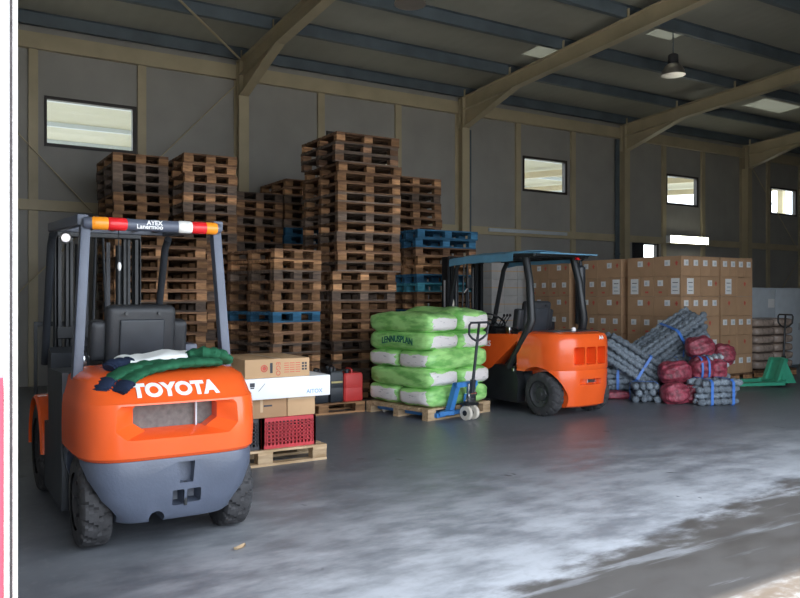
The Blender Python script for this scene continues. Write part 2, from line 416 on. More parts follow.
WINS = [(1.705, 3.215, 4.05, 4.90), (6.98, 8.555, 4.05, 4.90), (12.22, 13.65, 4.05, 4.90), (17.36, 18.71, 4.05, 4.90), (22.15, 23.52, 4.05, 4.90), (16.40, 17.03, 2.50, 2.97)]
mb = MB(); grid_boxes(mb, [HX0-0.1, HX1+0.1], [0.0, 6.165], WINS, lambda a, b_, c, d: mb.box(a, b_, WALL_Y, WALL_Y+0.1, c, d))
struct(mb.build('wall_back', M['wall'], angle=None))
for i, (x0, x1, z0, z1) in enumerate(WINS):
    t = 0.055
    mb = MB()
    for q in ((x0, x1, z0, z0+t), (x0, x1, z1-t, z1), (x0, x0+t*0.7, z0+t, z1-t), (x1-t*1.3, x1, z0+t, z1-t)):
        mb.box(q[0], q[1], WALL_Y-0.03, WALL_Y+0.08, q[2], q[3])
    w = struct(mb.build('window_%d' % (i+1), M['winframe'], angle=None))
    g = MB(); g.box(x0+t*0.6, x1-t, WALL_Y+0.03, WALL_Y+0.036, z0+t*0.9, z1-t*0.9); g.build('glass_pane', M['glass'], w, None)
# dark shutter beside the small low window
mb = MB(); mb.box(16.02, 16.39, WALL_Y-0.05, WALL_Y, 2.0, 2.99, 0.005); mb.box(16.06, 16.35, WALL_Y-0.06, WALL_Y-0.05, 2.05, 2.94)
struct(mb.build('window_shutter', M['blackcrate'], angle=None))
mb = MB(); mb.box(HX0-0.1, HX0, FY, WALL_Y, 0, rtop(FY)+0.3); struct(mb.build('wall_left', M['wall'], angle=None))
mb = MB(); mb.box(HX1, HX1+0.1, FY, WALL_Y, 0, rtop(FY)+0.3); struct(mb.build('wall_right', M['wall'], angle=None))
JX = 0.118                                 # edge of the doorway beside the camera
DOORS = [(JX, 9.5, -1.0, 4.2)]
mb = MB(); grid_boxes(mb, [HX0-3.5, HX1+0.1], [0.0, rtop(FY)+0.35], DOORS, lambda a, b_, c, d: mb.box(a if a != HX0-3.5 else a, min(b_, JX-0.02) if b_ == JX else b_, FY, FY+0.12, c, d))
struct(mb.build('wall_front', M['doorwhite'], angle=None))
# door edge: white steel post, dark seal, red cladding cut low so the white above paints in glare
mb = MB(); mb.box(JX-0.0065, JX, FY-0.012, FY+0.10, 0, 4.2, 0.001); mb.box(0.099, 0.1065, FY-0.012, FY+0.02, 0, 4.2, 0.001)
tj = struct(mb.build('trim_1', M['doorwhite'], angle=None))
mb = MB(); mb.loft([[Vector((0.1065-0.001+0.0012*math.sin(k*2.1), FY-0.009+d*0.02, k*0.05)) for d in (0, 1)]+[Vector((JX-0.006+0.0009*math.sin(k*1.3+1), FY-0.009+d*0.02, k*0.05)) for d in (1, 0)] for k in range(84)])
struct(mb.build('trim_2', M['seal'], angle=None))
mb = MB(); mb.box(-3.0, 0.0975, FY-0.02, FY-0.001, 0, 1.38); struct(mb.build('trim_3', M['doorred'], angle=None))

# eave beam, girt, posts
mb = MB(); mb.box(HX0, HX1, WALL_Y-0.10, WALL_Y, 5.65, 5.92, 0.006); struct(mb.build('eave_beam', M['beige'], angle=None))
for xa, xb in ((HX0, 5.0), (5.24, 10.2), (10.44, 15.4), (15.64, 20.6), (20.84, HX1)):
    mb = MB(); mb.box(xa, xb, WALL_Y-0.09, WALL_Y-0.001, 2.95, 3.13, 0.004); mb.box(xa, xb, WALL_Y-0.11, WALL_Y-0.09, 2.95, 2.965); struct(mb.build('wall_girt', M['beige'], angle=None))
for x in (1.53, 3.30, 6.85, 8.69, 12.05, 13.84, 17.24, 18.90, 22.0, 23.7):
    for z0, z1 in ((0, 2.949), (3.131, 5.649)):
        mb = MB(); mb.box(x-0.075, x+0.075, WALL_Y-0.06, WALL_Y-0.001, z0, z1, 0.004); struct(mb.build('wall_post', M['beige'], angle=None))
# H columns with rafters and haunches
for x in COLX:
    mb = MB(); y0, y1 = 13.93, 14.215
    mb.box(x-0.10, x+0.10, y0, y0+0.015, 0, 5.32); mb.box(x-0.10, x+0.10, y1-0.015, y1, 0, 5.90); mb.box(x-0.006, x+0.006, y0+0.014, y1-0.014, 0, 5.32)
    mb.box(x-0.14, x+0.14, y0-0.03, y1, 0, 0.02)
    struct(mb.build('column', M['beige'], angle=None))
    mb = MB(); y1 = 14.10; yh = 12.2
    poly = [(FY+0.13, rtop(FY+0.13)-0.30), (yh, rtop(yh)-0.30), (13.93, 5.30), (y1, 5.30), (y1, rtop(y1)), (FY+0.13, rtop(FY+0.13))]
    mb.prism(poly, 'yz', x-0.007, x+0.007)
    for (a, b_), s in (((poly[0], poly[1]), 0.008), ((poly[1], poly[2]), 0.008), ((poly[4], poly[5]), -0.008), ((poly[1], (13.97, rtop(13.97)-0.30)), 0.006)):
        mb.bar((x, a[0], a[1]+s), (x, b_[0], b_[1]+s), 0.18, 0.016)
    mb.bar((x, y1, 5.30), (x, y1, rtop(y1)), 0.18, 0.016); mb.bar((x, 13.95, 5.30), (x, 13.95, rtop(14)-0.02), 0.17, 0.012)
    rf = struct(mb.build('rafter', M['beige'], angle=None))
    for y in PURLY:
        c = MB(); c.box(x-0.07, x-0.06, y-0.09, y-0.04, rtop(y)-0.002, rtop(y)+0.15); c.box(x-0.07, x+0.03, y-0.09, y-0.036, rtop(y)-0.002, rtop(y)+0.012); c.build('purlin_cleat', M['beige'], rf, None)
    for zz in (5.42, 5.55, 5.68, 5.80):
        c = MB()
        for sx in (-0.05, 0.05): c.cyl((x+sx, y1+0.002, zz), (x+sx, y1+0.02, zz), 0.014, n=6)
        c.build('bolt', M['purlin'], rf, None)
for y in PURLY:
    mb = MB(); z = rtop(y)
    mb.box(HX0, HX1, y-0.035, y-0.028, z, z+0.20); mb.box(HX0, HX1, y-0.03, y+0.055, z, z+0.007); mb.box(HX0, HX1, y-0.09, y-0.028, z+0.193, z+0.20); mb.box(HX0, HX1, y+0.05, y+0.056, z, z+0.03)
    struct(mb.build('purlin', M['purlin'], angle=None))
SKY = [(10.10, 10.75, 11.15, 11.80), (17.50, 19.10, 11.35, 12.0), (11.55, 12.25, 9.35, 9.95)]
mb = MB(); zr = lambda y: rtop(y)+0.202
def roof_piece(a, b_, c, d): mb.prism([(c, zr(c)), (d, zr(d)), (d, zr(d)+0.06), (c, zr(c)+0.06)], 'yz', a, b_)
grid_boxes(mb, [HX0-0.1, HX1+0.1], [FY, WALL_Y+0.3], SKY, roof_piece); struct(mb.build('ceiling', M['roof'], angle=None))
for a, b_, c, d in SKY:
    mb = MB(); mb.prism([(c, zr(c)+0.01), (d, zr(d)+0.01), (d, zr(d)+0.02), (c, zr(c)+0.02)], 'yz', a, b_); struct(mb.build('roof_light', M['skylight'], angle=None))
# wind bracing rods, a drain pipe and an added shade strip
def rod(name, p0, p1, r=0.011, m_='beige', n=8): return struct(MB().cyl(p0, p1, r, n=n).build(name, M[m_]))
rod('brace_rod', (4.98, 13.98, 5.5), (0.05, 13.98, 0.25)); rod('brace_rod', (0.05, 14.02, 5.5), (4.98, 14.02, 0.25))
rod('brace_rod', (20.9, 13.98, 0.25), (26.0, 13.98, 5.4)); rod('brace_rod', (20.9, 14.02, 5.4), (26.0, 14.02, 0.25))
rod('brace_rod', (5.0, 13.8, rtop(13.8)-0.06), (0.0, 8.0, rtop(8.0)-0.06), 0.02); rod('brace_rod', (20.8, 13.8, rtop(13.8)-0.06), (26.0, 8.0, rtop(8.0)-0.06), 0.02)
mb = MB(); mb.box(10.45, 10.57, WALL_Y-0.16, WALL_Y-0.10, 0, 5.3, 0.01); mb.box(10.44, 10.58, WALL_Y-0.17, WALL_Y-0.09, 2.6, 2.64); struct(mb.build('pipe_shade_strip', M['purlin']))
mb = MB(); mb.box(15.26, 15.38, WALL_Y-0.16, WALL_Y-0.10, 0, 5.6, 0.01); mb.box(15.25, 15.39, WALL_Y-0.17, WALL_Y-0.09, 2.6, 2.64); struct(mb.build('pipe_shade_strip', M['purlin']))  # dark strip standing in for the shaded web of the third column
mb = MB(); mb.box(11.1, 13.55, WALL_Y-0.14, WALL_Y-0.10, 3.02, 3.10, 0.005); struct(mb.build('cable_tray', M['greycab']))

# open shed across the lane behind the back wall, seen through the windows
mb = MB(); mb.prism([(19.5, 6.5), (34, 7.6), (34, 7.64), (19.5, 6.54)], 'yz', -4, 33.5); struct(mb.build('shed_canopy', M['canopy'], angle=None))
for x in range(-3, 34, 5):
    mb = MB(); mb.prism([(19.6, 6.15), (34, 7.25), (34, 7.5), (19.6, 6.4)], 'yz', x-0.1, x+0.1); struct(mb.build('shed_rafter', M['beige'], angle=None))
    for y in (20.0, 33.6):
        mb = MB(); mb.box(x-0.12, x+0.12, y-0.12, y+0.12, -0.012, 6.2+(y-19.6)*0.076); struct(mb.build('shed_column', M['beige'], angle=None))
for y in (21.5, 26.5, 31.5):
    mb = MB(); z = 6.5+(y-19.5)*0.0759; mb.box(-4, 33.5, y-0.06, y+0.06, z-0.14, z-0.002); struct(mb.build('shed_purlin', M['greycab'], angle=None))

# ------------------------------------------------------------------ lamps
def bay_lamp(loc, label, chain):
    t = thing('high_bay_lamp', label, 'lamp', loc, 0, 'high bay lamps under the roof')
    MB().lathe([(0.215, 0.0), (0.222, 0.0), (0.222, 0.012), (0.20, 0.09), (0.15, 0.17), (0.095, 0.215), (0.08, 0.22), (0.075, 0.212), (0.09, 0.205), (0.14, 0.16), (0.19, 0.085), (0.213, 0.008)], n=40).build('reflector', M['alu'], t)
    MB().lathe([(0.085, 0.215), (0.095, 0.225), (0.095, 0.36), (0.085, 0.385), (0.06, 0.40), (0.02, 0.405)], n=24).build('housing', M['rim'], t)
    MB().sell((0, 0, 0.12), 0.05, 0.05, 0.085, 1.0, 16, 10).build('bulb', M['clearlens'], t)
    mb = MB(); L = chain; k = 0; z = 0.40
    while z < 0.40+L-0.03:
        a = k % 2*math.pi/2
        mb.tube([(0.012*math.cos(q)*math.cos(a), 0.012*math.cos(q)*math.sin(a), z+0.025+0.025*math.sin(q)) for q in [2*math.pi*j/10 for j in range(11)]], 0.004, 6, False); z += 0.04; k += 1
    mb.cyl((0, 0, 0.40), (0, 0, 0.40+L), 0.004, n=6); mb.build('hanging_chain', M['purlin'], t)
    return t
def roof_under(y): return zr(y)
bay_lamp((12.0, 9.66, 5.68), 'metal high bay lamp hanging beneath a bright roof light', roof_under(9.66)-5.68-0.40)
bay_lamp((5.74, 9.05, 5.57), 'metal high bay lamp cut off by the upper edge of the photo', roof_under(9.05)-5.57-0.40)
t = thing('fluorescent_lamp', 'lit white fluorescent batten lamp on the back wall above the cartons', 'lamp', (18.05, WALL_Y-0.205, 2.98))
mb = MB(); mb.box(-0.82, 0.82, 0.01, 0.10, 0.0, 0.21, 0.01); mb.build('housing', M['white'], t)
mb = MB(); mb.loft([[Vector((x, 0.012-0.055*math.sin(a), 0.105+0.095*math.cos(a))) for a in [math.pi*k/10 for k in range(11)]] for x in (-0.79, 0.79)]); mb.build('diffuser', M['tube'], t)
mb = MB()
for s in (-1, 1): mb.box(s*0.82-0.02, s*0.82+0.02, -0.055, 0.01, 0.0, 0.21, 0.006)
mb.build('end_cap', M['white'], t)

# ------------------------------------------------------------------ pallets
PH = 0.144
def pallet_shapes(w, d):
    """deck, block list, runner list of a w x d pallet, centred on its base"""
    deck = MB()
    nb = 7; bw = d/nb*0.80
    for k in range(nb):
        y = -d/2+bw/2+(d-bw)*k/(nb-1); deck.box(-w/2, w/2, y-bw/2, y+bw/2, PH-0.022, PH-0.001, 0.002, 1)
    for x in (-w/2+0.07, 0, w/2-0.07): deck.box(x-0.07, x+0.07, -d/2, d/2, PH-0.044, PH-0.022)
    blocks = [(x, y) for x in (-w/2+0.072, 0, w/2-0.072) for y in (-d/2+0.05, 0, d/2-0.05)]
    runs = [-d/2+0.05, 0, d/2-0.05]
    return deck, blocks, runs
def block_mesh(): return MB().box(-0.07, 0.07, -0.048, 0.048, 0.022, PH-0.044, 0.002, 1)
_pm = {}
def pallet_meshes(w, d):
    if (w, d) not in _pm:
        deck, blocks, runs = pallet_shapes(w, d)
        whole, _, _ = pallet_shapes(w, d); whole.mi = 1
        for x, y in blocks: whole.box(x-0.07, x+0.07, y-0.048, y+0.048, 0.022, PH-0.044)
        whole.mi = 0
        for y in runs: whole.box(-w/2, w/2, y-0.048, y+0.048, 0.0, 0.022)
        _pm[(w, d)] = dict(deck=deck.mesh('deck', M['wood'], None), block=block_mesh().mesh('block', M['woodblock'], None),
                           runner=MB().box(-w/2, w/2, -0.048, 0.048, 0.0, 0.0218).mesh('runner', M['wood'], None),
                           whole=whole.mesh('pallet', [M['wood'], M['woodblock']], None), blocks=blocks, runs=runs)
    return _pm[(w, d)]
def setmat(o, mm):
    for i in range(len(o.material_slots)):
        o.material_slots[i].link = 'OBJECT'; o.material_slots[i].material = mm
def pallet(w, d, loc, rz, label, group=None, parts=True, mm=None, tilt=None, blockmat=None):
    P = pallet_meshes(w, d)
    if not parts:
        o = tag(link('pallet', P['whole'], None, loc, (0, 0, rz)), label, 'pallet', group)
        if mm: setmat(o, mm)
    else:
        o = thing('pallet', label, 'pallet', loc, rz, group)
        c = link('deck', P['deck'], o)
        if mm: setmat(c, mm)
        for y in P['runs']:
            c = link('runner', P['runner'], o, (0, y, 0))
            if mm: setmat(c, mm)
        for x, y in P['blocks']:
            c = link('block', P['block'], o, (x, y, 0))
            if blockmat or mm: setmat(c, blockmat or mm)
    if tilt: o.rotation_euler = (tilt[0], tilt[1], rz)
    return o
def stack(n, w, d, x, y, rz, where, group, parts=True, special=None, jit=0.016, shift=None, grey=0.3):
    """n pallets; (x, y) is the front-left bottom corner; special: index from the top -> (material, word)"""
    special = special or {}
    ca, sa = math.cos(rz), math.sin(rz)
    for k in range(n):
        top = n-1-k
        mm, word = special.get(top, (None, None))
        if mm is None and rnd.random() < grey: mm, word = M['woodgrey'], 'greyish'
        word = word or 'brown'
        lx, ly = w/2+rnd.uniform(-jit, jit), d/2+rnd.uniform(-jit, jit)
        if shift: lx += shift(k)
        lab = ('topmost %s pallet of %s' % (word, where)) if top == 0 else '%s pallet, %s from the top of %s' % (word, ORD[top], where)
        bm_ = None
        if mm is M['woodgrey']: bm_ = rnd.choice([M['woodgrey'], M['woodblock'], M['wood']])
        pallet(w, d, (x+ca*lx-sa*ly, y+sa*lx+ca*ly, k*PH), rz+rnd.uniform(-0.012, 0.012), lab, group, parts, mm, None, bm_)
blue, teal = (M['bluewood'], 'blue'), (M['tealwood'], 'teal')
stack(27, 1.06, 1.20, 5.02, 9.90, 0, 'the tallest pallet stack', 'tallest pallet stack', shift=lambda k: -0.05 if k < 13 else (0.03 if k < 24 else 0.0))
stack(15, 0.80, 1.20, 4.00, 9.74, R(12), 'the stack before the tallest one', 'stack before the tallest one', special={6: blue, 1: (M['woodblock'], 'brown')})
stack(23, 0.85, 1.20, 4.53, 12.68, 0, 'the low stack by the first column', 'rear stack by the first column', parts=False)
stack(25, 0.80, 1.20, 5.42, 12.68, 0, 'the rear stack hidden by the tallest', 'rear stack hidden by the tallest', parts=False, special={6: blue, 7: blue})
stack(25, 0.80, 1.20, 2.31, 11.65, 0, 'the stack under the largest window', 'stack under the largest window', parts=False, grey=0.6)
stack(25, 0.80, 1.20, 3.19, 11.15, 0, 'the stack right of the largest window', 'stack right of the largest window', parts=False, grey=0.35)
stack(16, 1.20, 0.80, 2.06, 10.31, 0, 'the stack seen through the nearer forklift', 'stack seen through the nearer forklift', parts=False, grey=0.15)
stack(18, 1.20, 0.80, 6.68, 10.33, 0, 'the stack behind the blue-roofed forklift', 'stack behind the blue-roofed forklift',
      special={0: blue, 1: blue, 5: blue, 6: teal, 9: blue, 2: (M['wood'], 'brown'), 3: (M['woodblock'], 'tan'), 4: (M['woodblock'], 'tan')}, jit=0.022)
stack(25, 1.06, 1.00, 6.80, 11.35, 0, 'the rear stack above the blue pallets', 'rear stack above the blue pallets', parts=False, grey=0.1)

# floor pallets in front
pallet(1.2, 0.8, (2.56, 6.82, 0), 0, 'pale pallet on the floor under the red and black crates', mm=M['freshwood'])
pallet(1.2, 0.75, (4.30, 9.20, 0), 0, 'pallet on the floor under the jerrycans', mm=M['woodblock'])
BR = R(12); BX, BY = 5.15, 7.72
bagpal = pallet(1.17, 1.13, (BX+math.cos(BR)*0.585-math.sin(BR)*0.565, BY+math.sin(BR)*0.585+math.cos(BR)*0.565, 0), BR, 'pale pallet on the floor carrying the green sacks', mm=M['freshwood'])

# ------------------------------------------------------------------ green sacks
def sack_mesh(L, W, T, seed, name='sack'):
    def fn(p):
        q = Vector((p.x*3+seed*7, p.y*3, p.z*4))
        k = 1+0.06*noise.noise(q)+0.012*noise.noise(q*5)
        edge = max(abs(p.x)/(L/2), abs(p.y)/(W/2))**5
        p = Vector((p.x*(1+0.02*noise.noise(q*1.7)), p.y*k, p.z*(1+0.24*noise.noise(q*1.3)+0.07*noise.noise(q*4.0))*(1.04-0.24*edge)))
        return p
    return MB().sell((0, 0, 0), L/2, W/2, T/2, 0.34, 84, 34, fn, 0.42)
bagc = lambda lx, ly, z: (BX+math.cos(BR)*lx-math.sin(BR)*ly, BY+math.sin(BR)*lx+math.cos(BR)*ly, z)
LT = 0.225
layers = [  # from the floor: orientation and words
    ('B', 'fifth layer down, on the pallet'), ('A', 'fourth layer down'), ('B', 'middle layer'), ('A', 'second layer down'), ('A', 'top layer')]
for k, (o, words_) in enumerate(layers):
    for s in (0, 1):
        seed = k*2+s+1
        mm = bag_mat('sack_print_%d' % seed, 0, seed*2.3)
        hgt = LT*1.17 if not (k == 4 and s == 1) else LT*1.36
        z = PH+LT*k+hgt/2+0.001
        if o == 'A':
            cx, cy, rz = (0.30+0.585*s, 0.56, BR+math.pi/2)
            side = 'left' if s == 0 else 'right'
        else:
            cx, cy, rz = (0.585, 0.285+0.57*s, BR)
            side = 'front' if s == 0 else 'rear'
        j = rnd.uniform(-0.012, 0.012)
        rz += rnd.uniform(-0.02, 0.02)
        b_ = sack_mesh(1.17, 0.60, hgt, seed).build('sack', mm, None, 60)
        b_.location = bagc(cx+j, cy+j, z); b_.rotation_euler = (0, 0, rz)
        side = {'left': 'beside the tall pallets', 'right': 'behind the pallet truck handle', 'front': 'nearer the pallet truck', 'rear': 'farther from the pallet truck'}[side]
        tag(b_, 'green printed sack, %s, %s' % (words_, side), 'sack', 'green sacks piled on a pallet')
        if k == 3 and s == 0:
            me = text_mesh('LENNUSPLAN', 0.115, M['greenprint'], 0.003, 0.002, fn=None, name='lettering')
            for v in me.vertices:       # wrap the lettering round the bulging long side
                x, y = v.co.x, v.co.y
                zz = y+0.02-0.25*x*x; cz = min(1, abs(zz)/(hgt/2))
                v.co = Vector((x, 0, 0)) if False else Vector((-x*0.8-0.03, 0.30*(1-cz**(2/0.40))**(0.20)*1.04+v.co.z, zz))
            link('lettering', me, b_)

# ------------------------------------------------------------------ crates, cartons and cans on the front pallets
def crate(x0, x1, y0, y1, z0, h, mm, label):
    cx, cy = (x0+x1)/2, (y0+y1)/2; w, d = (x1-x0)/2, (y1-y0)/2
    t = thing('plastic_crate', label, 'crate', (cx, cy, z0), 0, 'plastic crates on the front pallet')
    mb = MB(); mb.box(-w*0.97, w*0.97, -d*0.97, d*0.97, 0, 0.012); 
    mb.build('crate_bottom', mm, t, None)
    for nm, ax in (('side_wall', 0), ('side_wall', 1), ('end_wall', 2), ('end_wall', 3)):
        mb = MB(); L = w if ax < 2 else d
        nv = 13 if ax < 2 else 9
        def put(a0, a1, b0, b1, th=0.012):
            q = (d if ax in (0,) else d) if ax < 2 else w
            s = -1 if ax in (0, 2) else 1
            lo, hi = sorted((s*q, s*(q-th)))
            if ax < 2: mb.box(a0, a1, lo, hi, b0, b1)
            else: mb.box(lo, hi, a0, a1, b0, b1)
        put(-L, L, h-0.035, h, 0.022); put(-L, L, 0.0, 0.03, 0.016); put(-L, L, h*0.55, h*0.55+0.014)
        put(-L, L, h*0.32, h*0.32+0.010); put(-L, L, h*0.2, h*0.2+0.010); put(-L, L, h*0.44, h*0.44+0.010); put(-L, L, h*0.68, h*0.68+0.010); put(-L, L, h*0.78, h*0.78+0.010)
        put(-L, -L+0.03, 0.03, h-0.035, 0.02); put(L-0.03, L, 0.03, h-0.035, 0.02)
        for k in range(nv):
            a = -L+0.03+(2*L-0.06)*(k+0.5)/nv; put(a-0.007, a+0.007, 0.03, h-0.035, 0.010)
        mb.build(nm, mm, t, None)
    mb = MB(); rr = random.Random(3)
    for k in range(26):
        mb.sell((rr.uniform(-w*0.8, w*0.8), rr.uniform(-d*0.75, d*0.75), h-0.045+rr.uniform(-0.02, 0.01)), rr.uniform(0.03, 0.06), rr.uniform(0.02, 0.04), 0.022, 0.9, 12, 8)
    o = mb.build('crate_contents', M['blackcan'], t); o['kind'] = 'stuff'
    return t
crate(2.545, 3.065, 6.46, 6.84, PH, 0.275, M['redcrate'], 'red slatted plastic crate on the pale floor pallet')
crate(2.005, 2.530, 6.46, 6.84, PH, 0.275, M['blackcrate'], 'black slatted plastic crate between the red crate and the nearer forklift')
crate(2.545, 3.065, 6.85, 7.21, PH, 0.275, M['blackcrate'], 'black plastic crate behind the red crate')
crate(2.005, 2.530, 6.85, 7.21, PH, 0.275, M['blackcrate'], 'black plastic crate hidden behind the other crates by the forklift')
def carton(x0, x1, y0, y1, z0, z1, mm, label, name='cardboard_carton', cat='carton', group=None):
    t = thing(name, label, cat, ((x0+x1)/2, (y0+y1)/2, z0), 0, group)
    w, d, h = (x1-x0)/2, (y1-y0)/2, z1-z0
    MB().box(-w, w, -d, d, 0, h, 0.005, 2).build('carton_body', mm, t)
    return t, w, d, h
CZ = PH+0.277
t, w, d, h = carton(2.30, 2.782, 6.47, 7.15, CZ, CZ+0.175, M['carddark'], 'brown carton under the white box, nearer the forklift')
MB().box(-0.012, 0.012, -d-0.0015, d, h*0.3, h+0.0015).build('tape_strip', M['tape'], t, None)
MB().box(0.02, 0.10, -d-0.001, -d+0.001, 0.10, 0.115).build('printed_mark', M['print'], t, None)
t, w, d, h = carton(2.790, 3.062, 6.47, 7.15, CZ, CZ+0.175, M['cardtan'], 'tan carton under the white box, above the red crate')
MB().box(-w-0.001, w+0.001, -d-0.0015, d, h-0.03, h+0.001).build('tape_strip', M['tape'], t, None)
WZ = CZ+0.178
t, w, d, h = carton(2.02, 3.175, 6.38, 7.18, WZ, WZ+0.185, M['white'], 'long flat white box lying across the cartons', 'white_box', 'box')
link('lettering', text_mesh('AITOX', 0.052, M['blueprint'], 0.001), t, (w-0.16, -d-0.001, 0.045), (R(90), 0, 0))
mb = MB(); mb.box(-0.20, -0.155, -d-0.0015, -d, 0.115, 0.15); mb.box(-0.195, -0.16, -d-0.0015, -d, 0.10, 0.112)
for k in range(5): mb.bar((-0.12+0.012*k, -d-0.001, 0.075+0.013*k), (-0.108+0.012*k, -d-0.001, 0.088+0.013*k), 0.003, 0.003)
mb.build('printed_mark', M['print'], t, None)
TZ = WZ+0.187
t, w, d, h = carton(2.36, 2.975, 6.40, 7.12, TZ, TZ+0.165, M['cardtan'], 'tan printed carton lying on top of the white box', 'printed_carton')
MB().box(-0.03, 0.03, -d-0.001, d+0.001, h-0.0005, h+0.0015).build('tape_strip', M['tape'], t, None)
mb = MB(); F = -d-0.0012
mb.lathe([(0.033, -0.0006), (0.033, 0.0006)], (-0.13, F, 0.083), 'Y', 20)
mb.build('printed_logo', M['redprint'], t, None)
mb = MB(); mb.tube([(-0.13+0.021*math.cos(a), F-0.0012, 0.083+0.021*math.sin(a)) for a in [2*math.pi*k/16 for k in range(17)]], 0.003, 4, False); mb.build('logo_ring', M['cardtan'], t, None)
MB().box(-0.075, -0.05, F, F+0.001, 0.04, 0.13, 0.0).build('printed_mark', M['print'], t, None)
link('lettering', text_mesh('EGO', 0.06, M['redprint'], 0.0008), t, (0.0, F, 0.075), (R(90), R(90), 0))
mb = MB()
for k in range(5):
    for q in range(3): mb.box(0.06+q*0.055, 0.105+q*0.055, F, F+0.001, 0.04+k*0.02, 0.046+k*0.02)
mb.build('small_print', M['redprint'], t, None)
mb = MB()
for k in range(2):
    for q in range(3): mb.box(0.232+k*0.028, 0.252+k*0.028, F, F+0.001, 0.055+q*0.026, 0.073+q*0.026)
mb.build('handling_symbol', M['print'], t, None)

def can(x0, x1, y0, y1, h, mm, label, stripe=False):
    t = thing('jerrycan', label, 'jerrycan', ((x0+x1)/2, (y0+y1)/2, PH), 0, 'jerrycans on a pallet')
    w, d = (x1-x0)/2, (y1-y0)/2
    mb = MB(); mb.loft([[Vector((sx*w*f, sy*d*f, z)) for sx, sy in ((-1, -.85), (-.85, -1), (.85, -1), (1, -.85), (1, .85), (.85, 1), (-.85, 1), (-1, .85))] for z, f in ((0, .94), (0.015, 1), (h*0.45, 1), (h*0.47, 0.985), (h*0.49, 1), (h-0.03, 1), (h, 0.9))])
    mb.build('can_body', mm, t)
    MB().tube([(0, -d*0.55, h-0.01), (0, -d*0.55, h+0.035), (0, -d*0.35, h+0.05), (0, d*0.35, h+0.05), (0, d*0.5, h+0.04), (0, d*0.5, h-0.01)], 0.013, 10).build('can_handle', mm, t)
    MB().lathe([(0.026, 0), (0.026, 0.035), (0.03, 0.035), (0.03, 0.06), (0.0, 0.062)], (-w*0.55, -d*0.6, h-0.008), 'Z', 20).build('screw_cap', M['blackcan'], t)
    if stripe:
        MB().box(-w*0.8, w*0.8, -d-0.002, -d+0.002, h*0.62, h*0.68).build('printed_band', M['gold'], t, None)
    return t
can(4.615, 4.895, 8.86, 9.16, 0.365, M['redcan'], 'red plastic jerrycan at the right end of its pallet')
can(4.405, 4.605, 8.86, 9.16, 0.40, M['blackcan'], 'black jerrycan with a gold band next to the red jerrycan', True)
can(4.185, 4.395, 8.86, 9.16, 0.38, M['blackcan'], 'black jerrycan partly behind the end of the white box')
can(4.50, 4.80, 9.20, 9.5, 0.38, M['blackcan'], 'black jerrycan standing behind the red jerrycan')

# ------------------------------------------------------------------ big carton block
CB0x, CB0y = 10.78, 8.51
CH, NL = 0.342, 6
def bx_carton(x0, x1, y0, y1, lev, label, group, faces):
    """faces: list of (side, mark) with side 'L' (-x) or 'F' (-y)"""
    z0 = PH+lev*CH
    t = thing('cardboard_carton', label, 'carton', ((x0+x1)/2, (y0+y1)/2, z0+0.001), 0, group)
    w, d = (x1-x0)/2-0.003, (y1-y0)/2-0.003
    MB().box(-w, w, -d, d, 0, CH-0.003, 0.004, 1).build('carton_body', M['cardboard'], t)
    for side, mark in faces:
        def rect(u, v, su, sv, nm, mm, off=0.0012):
            if side == 'L': MB().box(-w-off, -w+0.001, u-su/2, u+su/2, v-sv/2, v+sv/2).build(nm, mm, t, None)
            else: MB().box(u-su/2, u+su/2, -d-off, -d+0.001, v-sv/2, v+sv/2).build(nm, mm, t, None)
        if 'w' in mark:
            rect(0, CH*0.66, 0.115, 0.10, 'shipping_label', M['paper']); rect(0.012, CH*0.65, 0.05, 0.05, 'label_print', M['greycab'], 0.002)
        if 'r' in mark:
            q = 0.16 if side == 'F' else -0.19
            if 'w' not in mark: q = 0
            rect(q, CH*0.64, 0.03, 0.075, 'red_mark', M['redprint']); rect(q, CH*0.64+0.004, 0.06, 0.022, 'red_mark', M['redprint'])
        if 's' in mark:
            rect(0.0, CH*0.2, 0.07, 0.03, 'red_print', M['redprint'])
        if 'p' in mark:
            q = -0.02
            rect(q, CH*0.50, 0.17, 0.27, 'document_sheet', M['paper'], 0.003); rect(q, CH*0.5+0.06, 0.11, 0.012, 'sheet_print', M['print'], 0.004)
            rect(q+0.01, CH*0.5-0.01, 0.10, 0.03, 'sheet_print', M['greycab'], 0.004); rect(q, CH*0.5-0.075, 0.11, 0.008, 'sheet_print', M['print'], 0.004)
    return t
LEVW = ['bottom row', 'fifth row down', 'fourth row down', 'third row down', 'second row down', 'top row']
def cpallet(x0, y0, w, d, label): pallet(w, d, (x0+w/2, y0+d/2, 0), 0, label)
